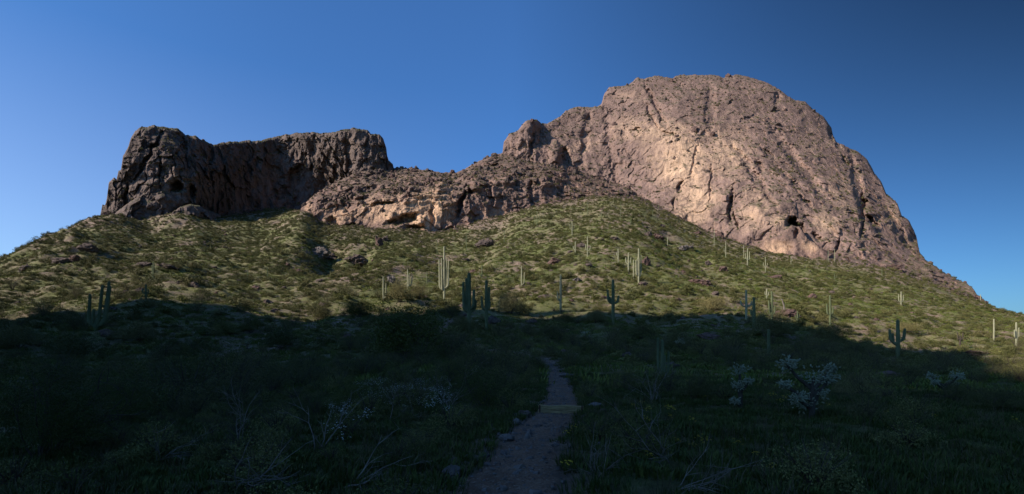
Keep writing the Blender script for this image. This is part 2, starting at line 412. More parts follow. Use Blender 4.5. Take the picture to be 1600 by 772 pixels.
def ground_z(x, y):
    x = np.asarray(x, float); y = np.asarray(y, float)
    z = base_z(x, y)
    r = np.hypot(x, y)
    u = 800+F*x/np.maximum(y, 1e-3)
    cd_ = np.interp(u, crest[:, 0], crest[:, 2])
    damp = 1-.75*np.exp(-((y-cd_)/22)**2)
    far = sstep(60, 190, r)*damp
    # gullies run down the slope: noise stretched along the fall line
    z = z + far*(2.3*noise3(x/34, y/95, 0, 3) + 1.3*fbm(x/17, y/34, 0, 3, 11))
    z = z + sstep(90, 160, r)*damp*1.0*fbm(x/6.5, y/8, 0, 3, 27)
    z = z + 1.3*sstep(55, 80, r)*(1-sstep(120, 150, r))*noise3(x/11, y/14, 0, 29)
    z = z + sstep(20, 60, r)*(.55*fbm(x/9, y/12, 0, 3, 21))*damp
    for q in SPURS: z = z + seg_ridge(x, y, *q)*(1+.35*noise3(x/9, y/9, 0, 71))
    td = trail_dist(x, y)
    tr = sstep(.5, 1.7, td)
    z = z + tr*(.22*noise3(x/3.1, y/3.1, 0, 31)+.09*fbm(x/1.0, y/1.0, 0, 3, 41)) - .05*(1-sstep(.45, .9, td))
    return z
def hit(u, v):
    """where the line of sight through this place of the picture meets the ground"""
    d = np.geomspace(2, 640, 1500); x = (u-800)/F*d
    g = ground_z(x, d); r = EYE+(HOR-v)/F*d
    k = np.nonzero(g >= r)[0]
    i = k[0] if len(k) else len(d)-1
    return float(x[i]), float(d[i]), float(g[i])
for (ua, va, ub, vb_, h_, w_) in [(222, 344, 200, 404, -11, 10), (278, 352, 262, 396, -8, 7), (430, 345, 405, 385, -8, 8), (512, 390, 500, 414, -13, 6.5), (562, 398, 550, 420, -14, 5.5), (1230, 425, 1290, 470, -6, 8), (780, 350, 740, 410, -6, 7), (1080, 400, 1110, 440, -5, 7),(172, 356, 180, 410, 13, 14), (285, 352, 262, 400, 6, 11), (470, 345, 440, 400, 6, 11), (488, 392, 470, 420, 6, 8), (545, 402, 520, 425, 5, 7),
                                 (60, 402, 45, 440, 7, 10), (120, 380, 95, 430, 8, 10), (330, 462, 322, 492, 3.0, 6), (245, 430, 232, 470, 4, 8), (640, 385, 620, 430, 3, 10), (980, 330, 960, 400, 3, 14), (1190, 420, 1230, 470, 3, 14)]:
    a_ = hit(ua, va); b_ = hit(ub, vb_); SPURS.append((a_[0], a_[1], b_[0], b_[1], h_*.62, w_*1.35))
rows = [(772, 784), (740, 792), (707, 807), (680, 831), (650, 860), (632, 878), (612, 876), (593, 872), (575, 861)]
pts = [(0.05, -4.0), (0.0, 2.0)] + [hit(u, v)[:2] for v, u in rows]
for v, u in [(560, 850), (553, 800), (546, 772), (541, 742), (533, 716), (526, 700), (517, 690), (508, 700), (500, 712)]:
    pts.append(hit(u, v)[:2])
pts = np.array(pts)
t_ = np.r_[0, np.cumsum(np.hypot(*np.diff(pts, axis=0).T))]
tt = np.linspace(0, t_[-1], 160)
TRc = np.stack([gsm(np.interp(tt, t_, pts[:, k]), 2.0, 0) for k in (0, 1)], 1)
TR = [tuple(p) for p in TRc[::4]]+[tuple(TRc[-1])]

# ------------------------------------------------------------------ ground sheet
def build_ground():
    th_f = np.arctan(np.linspace(-1.12, 1.12, 880))
    th_s = np.linspace(th_f[-1], 2*math.pi+th_f[0], 150)[1:-1]
    th = np.r_[th_f, th_s]
    r = np.r_[np.geomspace(.35, 3, 24), np.geomspace(3, 95, 210)[1:], np.geomspace(95, 620, 400)[1:], np.geomspace(620, 9000, 26)[1:]]
    RR, TT = np.meshgrid(r, th, indexing='ij')
    X = RR*np.sin(TT); Y = RR*np.cos(TT)
    Z = ground_z(X.ravel(), Y.ravel()).reshape(X.shape)
    soil = .6*np.exp(-(trail_dist(X.ravel(), Y.ravel())/1.1)**2).reshape(X.shape)
    U_ = 800+F*X/np.maximum(Y, 1e-3); CD = np.interp(U_, crest[:, 0], crest[:, 2])      # rubble and bare earth under the cliffs
    tal = np.exp(-np.clip(CD-Y, 0, 400)/26)*(Y > 100)*(np.abs(U_-850) < 760)
    soil = soil+1.15*tal+.35*np.exp(-((CD-Y)/90)**2)*(Y > 100)*fbm(X/20, Y/45, 0, 3, 55)
    m = grid_mesh('ground', np.stack([X, Y, Z], -1), M['ground'], {'soil': soil}, wrap=True, flip=True)
    # close the small hole under the viewer
    o = obj('ground', m); tag(o, kind='structure'); return o
build_ground()

def build_trail():
    n = 420; tt2 = np.linspace(0, 1, n)*(len(TRc)-1)
    cx = np.interp(tt2, range(len(TRc)), TRc[:, 0]); cy = np.interp(tt2, range(len(TRc)), TRc[:, 1])
    tx, ty = np.gradient(cx), np.gradient(cy); L = np.hypot(tx, ty); nx, ny = ty/L, -tx/L
    s = np.linspace(-1, 1, 25)
    wl_ = .62+.16*noise3(cx*.7, cy*.7, 0, 5)+.12*noise3(cx*2.5, cy*2.5, 0, 6); wr_ = .62+.16*noise3(cx*.7, cy*.7, 4, 5)+.12*noise3(cx*2.5, cy*2.5, 4, 6)
    wob = np.where(s[None, :] < 0, wl_[:, None], wr_[:, None])
    X = cx[:, None]+nx[:, None]*s[None, :]*wob; Y = cy[:, None]+ny[:, None]*s[None, :]*wob
    Z = ground_z(X.ravel(), Y.ravel()).reshape(X.shape)
    Z = Z+.045*(1-s[None, :]**6)-.02 +.028*fbm(X*2.2, Y*2.2, 0, 4, 9) + .01*noise3(X*14, Y*14, 0, 15)
    m = grid_mesh('path', np.stack([X, Y, Z], -1), M['trail'])
    tag(obj('path', m), kind='structure')
build_trail()

# ------------------------------------------------------------------ cliffs
def rbf(ctrl):
    P = np.array([(c[0]/100, c[1]/100) for c in ctrl]); D = np.array([c[2] for c in ctrl], float)
    def K(a, b):
        r = np.hypot(a[:, None, 0]-b[None, :, 0], a[:, None, 1]-b[None, :, 1]); return r
    n = len(P); A = np.zeros((n+3, n+3)); A[:n, :n] = K(P, P) + np.eye(n)*-.02
    A[:n, n] = 1; A[:n, n+1:] = P; A[n, :n] = 1; A[n+1:, :n] = P.T
    w = np.linalg.solve(A, np.r_[D, 0, 0, 0])
    def f(u, v):
        Q = np.stack([u.ravel()/100, v.ravel()/100], 1); o = []
        for k in range(0, len(Q), 60000):
            q = Q[k:k+60000]; o.append(K(q, P)@w[:n]+w[n]+q@w[n+1:])
        return np.concatenate(o).reshape(u.shape)
    return f
def cliff(name, mat, u0, u1, nu, nv, top, bot, ctrl, rough, dents, tans, ext=16, back=230, seed=50, jag=1.6, flute=1.0, terr=(20, 0)):
    top = np.array(top, float); bot = np.array(bot, float)
    us = np.linspace(u0, u1, nu)
    vt = np.interp(us, top[:, 0], top[:, 1])
    jag = jag(us) if callable(jag) else jag
    vt = vt - jag*fbm(us/9, 0*us, 0, 4, seed, .6) + .3*jag*fbm(us/2.2, 0*us, 3, 2, seed+3, .6)
    vb = np.interp(us, bot[:, 0], bot[:, 1])+ext
    t = np.linspace(0, 1, nv)
    U = np.repeat(us[None, :], nv, 0); V = vb[None, :]+(vt-vb)[None, :]*t[:, None]
    D = rbf(ctrl)(U, V)
    D = np.clip(D, min(c[2] for c in ctrl)-20, max(c[2] for c in ctrl)+30)*arc(U)
    if terr[1]:      # ledges and short walls one above the other
        q = -V/terr[0]+1.1*noise3(U/55, V/70, 0, seed+33)+.25*noise3(U/11, V/30, 0, seed+34)
        fr = q-np.floor(q); amp = terr[1]*np.clip(.55+1.2*noise3(U/45, V/25, 0, seed+35), 0, 1.4)
        if len(terr) > 2: amp = amp*sstep(terr[2], terr[2]+.2, np.repeat(t[:, None], nu, 1))
        D = D + amp*(sstep(.45, .95, fr)-fr)
    X = (U-800)/F*D; Z = EYE+(HOR-V)/F*D
    g = lambda *a, **k: fbm(*a, **k)
    n = 0
    n = n - rough*8.5*g(X/58, D/58, Z/80, octv=2, seed=seed+10, ridged=True)
    n = n - rough*flute*3.4*g(X/15, D/15, Z/75, octv=3, seed=seed+20, ridged=True)
    n = n - rough*1.7*g(X/17, D/17, Z/15, octv=4, seed=seed+30, gain=.55, ridged=True)
    n = n - rough*.75*g(X/4.2, D/4.2, Z/3.6, octv=3, seed=seed+40, gain=.65)
    wx_ = .5*noise3(X/9, D/9, Z/9, seed+12)
    n = n + rough*3.6*facet(X/13+wx_, D/13, Z/(24 if mat == 'butte' else 17)+wx_, seed+13)+rough*(1.2 if mat == 'butte' else .8)*facet(X/5.2+wx_, D/5.2, Z/(9 if mat == 'butte' else 6.5)-wx_, seed+14)
    if mat == 'butte': n = n + rough*5.0*facet(X/27+wx_, D/27, Z/48, seed+15, 1.3)
    # joints: long steep cracks, and broken horizontal benches
    c1 = noise3(X/24+.8*noise3(X/9, D/9, Z/20, seed+2), D/24, Z/120, seed+60)
    c2 = noise3(X/60, D/60, Z/17+.5*noise3(X/12, D/12, Z/12, seed+4), seed+70)
    m1 = sstep(-.1, .25, noise3(X/40, D/40, Z/40, seed+80)); m2 = sstep(0, .3, noise3(X/50, D/50, Z/50, seed+90))
    n = n + rough*(2.8*np.exp(-(c1/.035)**2)*m1 + .6*np.exp(-(c2/.04)**2)*m2)
    rough_top = 1-.45*t[:, None]**6
    calm = np.zeros_like(U)
    for (tu, tv, su, sv, ang, amt) in tans: calm = np.maximum(calm, min(amt, 1)*np.exp(-(((U-tu)/su)**2+((V-tv)/sv)**2)))
    D2 = D + n*rough_top*(1-.66*calm)
    Uw = U+5.0*noise3(U/13, V/13, 0, seed+6)+2.2*noise3(U/4, V/4, 0, seed+8); Vw = V+4.0*noise3(U/13, V/13, 5, seed+6)+1.5*noise3(U/4, V/4, 5, seed+8)
    for (du, dv, su, sv, ang, dep) in dents:
        ca, sa = math.cos(R(ang)), math.sin(R(ang))
        wob = .35*noise3(U/7, V/7, 0, seed+5)
        a = ((Uw-du)*ca+(Vw-dv)*sa)/su; b = (-(Uw-du)*sa+(Vw-dv)*ca)/sv
        q = np.exp(-np.clip(a*a+b*b+wob*(np.abs(a)+np.abs(b)), 0, 30)**1.7)
        D2 = D2 + dep*q
    D2 = D2 + 10*np.clip((t[:, None]-.965)/.035, 0, 1)**2
    X = (U-800)/F*D2; Z = EYE+(HOR-V)/F*D2
    front = np.stack([X, D2, Z], -1)
    q = np.linspace(0, 1, 16)[1:]
    last = front[-1]
    ux, uy = last[:, 0]/np.hypot(last[:, 0], last[:, 1]), last[:, 1]/np.hypot(last[:, 0], last[:, 1])
    br = []
    for s in q:
        bx = last[:, 0]+ux*back*s; by = last[:, 1]+uy*back*s
        bz = last[:, 2]*(1-s**1.3)-12*s + (5*s*noise3(bx/20, by/20, 0, seed+7))
        br.append(np.stack([bx, by, bz], -1))
    P = np.concatenate([front, np.array(br)], 0)
    tn = np.zeros_like(U)
    for (tu, tv, su, sv, ang, amt) in tans:
        ca, sa = math.cos(R(ang)), math.sin(R(ang))
        a = ((U-tu)*ca+(V-tv)*sa)/su; b = (-(U-tu)*sa+(V-tv)*ca)/sv
        tn = np.maximum(tn, amt*np.exp(-(a*a+b*b)))
    tn = np.concatenate([tn, np.zeros((15, nu))], 0)
    m = grid_mesh(name, P, M[mat], {'tan': tn}, flip=False)
    o = obj(name, m); tag(o, kind='structure')
    return o, front, D2

butte_top = [(150,350),(155,345),(157,335),(160,320),(164,320),(167,310),(170,285),(178,277),(182,280),(185,267),(189,265),(192,245),(200,230),(204,217),(211,204),(220,199),(242,196),(260,199),(279,201),(290,211),(297,212),(305,211),(312,217),(322,221),(332,226),(342,224),(360,221),(375,221),(387,219),(400,221),(419,216),(437,212),(462,208),(487,206.6),(506,208),(524,206),(537,202),(552,200),(574,203),(580,209),(593,210),(599,217),(603.6,231),(605,244),(607.6,252),(614,256),(615.5,263),(622,272)]
butte_bot = [(150,350),(200,336),(280,330),(340,336),(400,330),(450,322),(500,316),(540,292),(600,276),(622,274)]
butte_ctrl = [(152,348,455),(165,320,460),(180,330,450),(200,330,445),(200,250,458),(215,205,472),(260,325,430),(260,250,444),(260,200,466),(300,330,436),(310,270,448),(310,215,470),(328,300,462),(328,230,482),(345,330,482),(345,226,500),(375,270,515),(400,330,525),(400,222,548),(440,214,578),(450,300,562),(440,330,550),(500,295,562),(522,285,548),(470,235,560),(472,212,545),(505,250,535),(530,207,515),(548,268,512),(570,272,500),(560,203,508),(600,262,510),(600,215,514),(616,262,514)]
butte, bf, bD = cliff('butte', 'butte', 150, 622, 620, 230, butte_top, butte_bot, butte_ctrl, 1.0,
    [(278,292,10,7,20,16),(300,300,5,10,0,12),(197,310,3,22,8,7),(232,245,3,40,30,7),(330,260,4,40,0,8),(250,270,2,26,0,5),(290,235,2.5,30,-8,5),(520,260,4,30,-35,8),(545,245,5,28,-10,8),(575,230,4,20,0,5)],
    [(270,290,40,30,0,.55),(240,250,60,60,0,.3),(550,225,20,22,0,.45),(500,270,20,20,0,.4),(400,290,60,30,0,.3)], seed=100, flute=.55, back=120)

band_top = [(470,326),(480,314),(490,305),(515,290),(537,279),(560,268),(590,264),(615,262.5),(642,262),(661,265.7),(680,267),(689,270),(714,269),(726,264),(745,253),(767,244),(785,239),(800,244),(830,250),(880,262),(930,275),(970,288),(1012,309)]
band_bot = [(470,328),(500,347),(560,353),(640,359),(690,363),(740,346),(820,326),(880,312),(940,304),(1012,311)]
band_ctrl = [(470,325,430),(500,345,417),(500,310,428),(560,352,404),(560,300,424),(560,270,492),(615,263,522),(600,300,414),(640,357,396),(640,300,412),(640,285,428),(640,265,500),(690,361,396),(690,290,414),(690,279,440),(700,270,510),(740,345,408),(740,285,424),(740,272,450),(745,255,500),(785,240,520),(790,330,420),(790,280,436),(790,264,470),(820,325,425),(830,250,515),(850,275,455),(880,310,445),(880,265,500),(940,303,465),(930,277,510),(1005,308,485)]
band, cf, cD = cliff('ridge_cliff', 'band', 470, 1012, 640, 170, band_top, band_bot, band_ctrl, 1.0,
    [(632,343,26,6,-14,13),(520,347,8,7,-10,12),(655,343,9,8,20,-7),(612,336,6,6,0,-5),(722,315,4,22,18,14),(735,300,3,14,10,9),(548,352,8,3,0,8),(650,356,14,4,0,8),(676,340,4,18,0,6),(830,298,3,16,0,9),(768,306,3,18,-8,6),(600,318,30,2.5,-8,5)],
    [(665,330,40,30,-20,1.5),(605,330,50,24,0,1.05),(525,338,26,16,0,.95),(695,298,14,26,10,.9),(775,335,26,14,0,.7),(565,338,30,14,0,.6),(890,290,40,10,0,.4),(480,325,14,14,0,.5)], seed=200, flute=.8, back=60, terr=(11, 12, .42), jag=lambda us: 1.5+6.5*sstep(790, 850, us)*(1-sstep(960, 1005, us)))

dome_top = [(778,252),(785,240),(787,221),(796.6,209),(809,204),(821.5,188.6),(840,186.4),(846,193),(855.7,193),(868,185.5),(877,181),(883.6,173),(899,167),(933,167),(939.6,162),(944,147),(952,136),(973.8,134),(984.6,131),(995.5,121),(1008,123),(1023.5,118),(1051.5,121.8),(1061,117),(1085.7,117),(1116.7,117),(1131,121),(1150,116),(1174.6,121),(1199.5,129.5),(1218,140),(1240,156),(1258.5,159),(1271,171.5),(1286.5,182),(1299,199.5),(1302,213),(1306.7,221),(1317.6,226.8),(1342.4,238),(1354.9,249),(1367,271),(1376.6,283),(1384.4,302),(1402,317.6),(1409,336),(1420.7,345),(1431.5,368),(1436.8,393),(1445.5,405.7),(1464,418),(1480,429),(1511,443),(1521.7,452),(1529.5,464.7),(1545,474)]
dome_bot = [(778,258),(830,275),(880,290),(930,300),(970,310),(1010,318),(1030,326),(1060,342),(1100,361),(1150,381),(1200,396),(1300,405),(1400,424),(1450,440),(1500,463),(1545,474)]
dome_ctrl = [(780,250,528),(790,230,522),(800,205,528),(800,262,520),(830,188,530),(835,240,514),(850,195,560),(870,262,508),(870,240,520),(880,175,580),(900,290,500),(900,240,530),(940,150,600),(945,200,560),(950,300,505),(1000,312,484),(1000,250,515),(1000,200,540),(1000,122,615),(1030,324,466),(1060,338,456),(1060,280,482),(1060,220,510),(1060,160,560),(1070,117,635),
 (1100,358,443),(1150,378,430),(1150,300,462),(1150,220,520),(1150,150,590),(1160,117,645),(1200,395,420),(1200,350,428),(1215,345,430),(1245,365,432),(1200,300,460),(1250,250,520),(1250,160,620),(1300,403,420),(1290,340,452),(1300,290,505),(1300,205,620),(1350,345,470),(1350,280,560),(1365,268,600),(1400,420,436),(1400,360,500),(1385,305,570),(1430,372,530),(1440,404,480),(1450,436,438),(1500,440,465),(1500,458,430),(1530,466,425)]
dome, df, dD = cliff('peak', 'dome', 778, 1545, 900, 400, dome_top, dome_bot, dome_ctrl, .56,
    [(1340,290,7,60,-12,9),(1255,265,8,60,-38,8),(1180,275,6,55,-35,6),(1400,352,6,40,-30,8),(955,235,6,50,-10,6),(915,212,6,40,8,7),(1110,170,8,35,0,6),(1240,350,9,7,25,22),(1252,362,5,9,-25,10),(1362,346,12,5,42,14),(1349,322,3,26,0,12),(1348,360,3,10,0,8),(1142,320,3,24,8,10),(1150,345,2.5,14,-20,7),(1063,292,3,9,15,8),(1053,318,2.5,7,0,6),(995,202,10,2.5,-8,6),(1188,262,4,10,-35,9),(1045,208,12,3,10,5),(1214,155,5,8,0,8),(1300,212,3,9,-20,9),(1322,250,2.5,9,-30,8),(1310,229,6,2.5,45,7),(832,225,3,22,10,8),(845,210,3,16,0,7),(884,244,6,14,-20,16),(868,240,9,16,0,-13),(826,212,13,24,0,-7),(868,178,3,10,0,4),(1025,165,4,34,-26,9),(1018,180,3,22,-26,7),(1170,185,16,3,-20,4),(1130,395,20,3,0,5),(1275,370,3,10,-40,7),(1308,385,2.5,16,20,6),(1255,310,3,20,-40,5),(1085,250,2.5,26,12,4),(1110,285,2,30,0,4),(1200,240,20,3,38,5),(1230,275,24,3,40,5)],
    [(1065,250,50,50,40,1.2),(1040,215,60,30,20,1.0),(1085,320,34,45,35,1.1),(1000,200,60,28,0,.75),(1130,240,50,50,30,.75),(1215,345,22,12,0,.85),(1215,385,30,14,0,.8),(1290,350,26,24,30,.85),(1180,330,40,50,0,.65),(985,150,34,14,0,.6),(900,230,50,30,0,.45),(1320,300,40,50,0,.5),(1270,220,50,60,0,.35),(1400,330,20,40,0,.5),(1060,200,14,10,0,1.2)], seed=300, flute=.9, back=330, terr=(26, 8))

ledge1, _, _ = cliff('rock_ledge', 'butte', 176, 345, 200, 60, [(176,338),(183,330),(205,314),(226,301),(262,300),(280,306),(300,318),(322,326),(345,336)], [(176,340),(230,341),(290,344),(345,345)],
    [(178,335,436),(226,303,436),(262,302,432),(226,338,424),(270,340,418),(320,340,430),(322,328,440),(344,338,450)], .8, [(285,320,6,8,0,6)], [(260,325,30,10,0,.4)], seed=400, back=25, ext=20)
ledge2, _, _ = cliff('rock_outcrop', 'butte', 258, 336, 110, 50, [(258,342),(266,334),(280,324),(296,319),(312,321),(324,330),(336,346)], [(258,348),(300,352),(336,352)],
    [(260,342,408),(296,322,412),(320,328,416),(296,348,402),(334,346,412)], .7, [], [(300,330,20,10,0,.3)], seed=430, back=22, ext=22)
ledge3, _, _ = cliff('rock_outcrop', 'band', 1178, 1312, 160, 70, [(1178,398),(1186,380),(1200,372),(1222,366),(1236,352),(1250,354),(1262,372),(1285,388),(1312,404)], [(1178,398),(1240,402),(1312,406)],
    [(1180,390,412),(1222,370,414),(1245,356,420),(1285,390,412),(1240,400,404),(1310,403,414)], .6, [(1245,366,5,9,-20,8)], [(1215,388,26,14,0,1.0),(1265,385,20,12,0,.8)], seed=460, back=30, ext=18)

# ------------------------------------------------------------------ small mesh helpers
class MB:
    def __init__(s): s.V = []; s.F = []
    def add(s, V, Fc):
        k = len(s.V); s.V += [tuple(map(float, v)) for v in V]; s.F += [tuple(i+k for i in f) for f in Fc]; return s
    def tube(s, pts, rad, n=6, cap=True, ribs=False, ribd=.14):
        pts = [Vector(p) for p in pts]; k = len(s.V)
        up = Vector((0, 0, 1)); prevx = None; rings = []
        for i, p in enumerate(pts):
            a = pts[max(i-1, 0)]; b = pts[min(i+1, len(pts)-1)]
            d = (b-a).normalized()
            if prevx is None:
                x = d.cross(Vector((0, 1, .01))); x = x.normalized() if x.length > .01 else Vector((1, 0, 0))
            else:
                x = (prevx-d*prevx.dot(d)).normalized()
            y = d.cross(x); prevx = x
            ring = []
            for j in range(n):
                t = 2*math.pi*j/n; r = rad[i]*((1-ribd if j % 2 else 1) if ribs else 1)
                q = p+x*(math.cos(t)*r)+y*(math.sin(t)*r); ring.append(len(s.V)); s.V.append(tuple(q))
            rings.append(ring)
        for A, B in zip(rings[:-1], rings[1:]):
            for j in range(n): s.F.append((A[j], A[(j+1) % n], B[(j+1) % n], B[j]))
        if cap:
            c = len(s.V); s.V.append(tuple(pts[-1])); A = rings[-1]
            for j in range(n): s.F.append((A[j], A[(j+1) % n], c))
            c = len(s.V); s.V.append(tuple(pts[0])); A = rings[0]
            for j in range(n): s.F.append((A[(j+1) % n], A[j], c))
        return s
    def leaves(s, P, size, rg, flat=0.0, quad=True):
        """small crossed leaf faces at the points P"""
        P = np.asarray(P); n = len(P)
        a = rg.normal(size=(n, 3)); a[:, 2] *= (1-flat); a /= np.linalg.norm(a, axis=1)[:, None]
        b = rg.normal(size=(n, 3)); b -= a*(a*b).sum(1)[:, None]; b /= np.linalg.norm(b, axis=1)[:, None]
        sz = (size*rg.uniform(.6, 1.4, n))[:, None]
        k = len(s.V)
        if quad:
            Q = np.stack([P-a*sz, P+b*sz*.55, P+a*sz, P-b*sz*.55], 1).reshape(-1, 3)
            s.V += [tuple(q) for q in Q.tolist()]; s.F += [(k+4*i, k+4*i+1, k+4*i+2, k+4*i+3) for i in range(n)]
        else:
            Q = np.stack([P-a*sz, P+b*sz*.7, P+a*sz], 1).reshape(-1, 3)
            s.V += [tuple(q) for q in Q.tolist()]; s.F += [(k+3*i, k+3*i+1, k+3*i+2) for i in range(n)]
        return s
    def mesh(s, name, mat, smooth=False): return mesh_of(name, s.V, s.F, mat, smooth)
def on_ground(u, v):
    x, y, z = hit(u, v); return Vector((x, y, z))
def gz(x, y): return float(ground_z(np.array([x]), np.array([y]))[0])

# ------------------------------------------------------------------ saguaros
def column_profile(pts, r, n):
    """stretch a list of centres to rounded, slightly waisted column"""
    L = len(pts); rad = []
    for i in range(L):
        t = i/(L-1)
        rr = r*(.80+.20*math.sin(math.pi*min(1, t*1.15)))
        rad.append(rr)
    top = Vector(pts[-1]); d = (Vector(pts[-1])-Vector(pts[-2])).normalized()
    for k in (.35, .65, .88, .98):
        pts.append(tuple(top+d*r*k)); rad.append(rad[L-1]*math.sqrt(max(0.01, 1-k*k)))
    return pts, rad
def saguaro(u, vb, vt, rad, arms, label, mat='saguaro', lean=0.0, pos=None, name='saguaro_cactus', cat='cactus', group='saguaro cacti on the desert slope'):
    p = pos or on_ground(u, vb); s = p.y/F; rad = rad*.84
    hgt = (vb-vt)*s+.2
    root = empty(name, (p.x, p.y, p.z-.15)); tag(root, label, cat, group)
    rg = random.Random(int(u*13+vb))
    n = 24 if p.y < 130 else 14
    def mk(nm, pts, r):
        pts, rr = column_profile(pts, r, n)
        b = MB(); b.tube(pts, rr, n, ribs=True); o = obj(nm, b.mesh(nm, M[mat], False), root); return o
    lx = lean*s; K = 9
    mk('trunk', [(lx*(i/K)**1.3, .04*hgt*.1*math.sin(i), hgt*i/K - rad*.6*(i == K)) for i in range(K+1)], rad)
    for (va, du, vtip) in arms:
        za = (vb-va)*s; zt = (vb-vtip)*s; dx = du*s
        az = rg.uniform(-.5, .5); yy = abs(dx)*math.tan(az)*.7
        f = min(1, za/hgt); x0 = lx*f**1.3
        rise = min(.8*abs(dx)+.15, max(zt-za, .2)*.5)
        pts = []
        for k in range(6):
            t = k/5*math.pi/2
            pts.append((x0+dx*math.sin(t), yy*math.sin(t), za+rise*(1-math.cos(t))))
        n2 = 5; tilt = lx/hgt
        z1 = za+rise
        for k in range(1, n2+1):
            q = k/n2; pts.append((x0+dx+tilt*(zt-z1)*q*1.0+dx*.10*q, yy, z1+(zt-z1-rad*.5)*q))
        mk('arm', pts, rad*.74)
    return root
P_ = 'saguaro_sunlit'
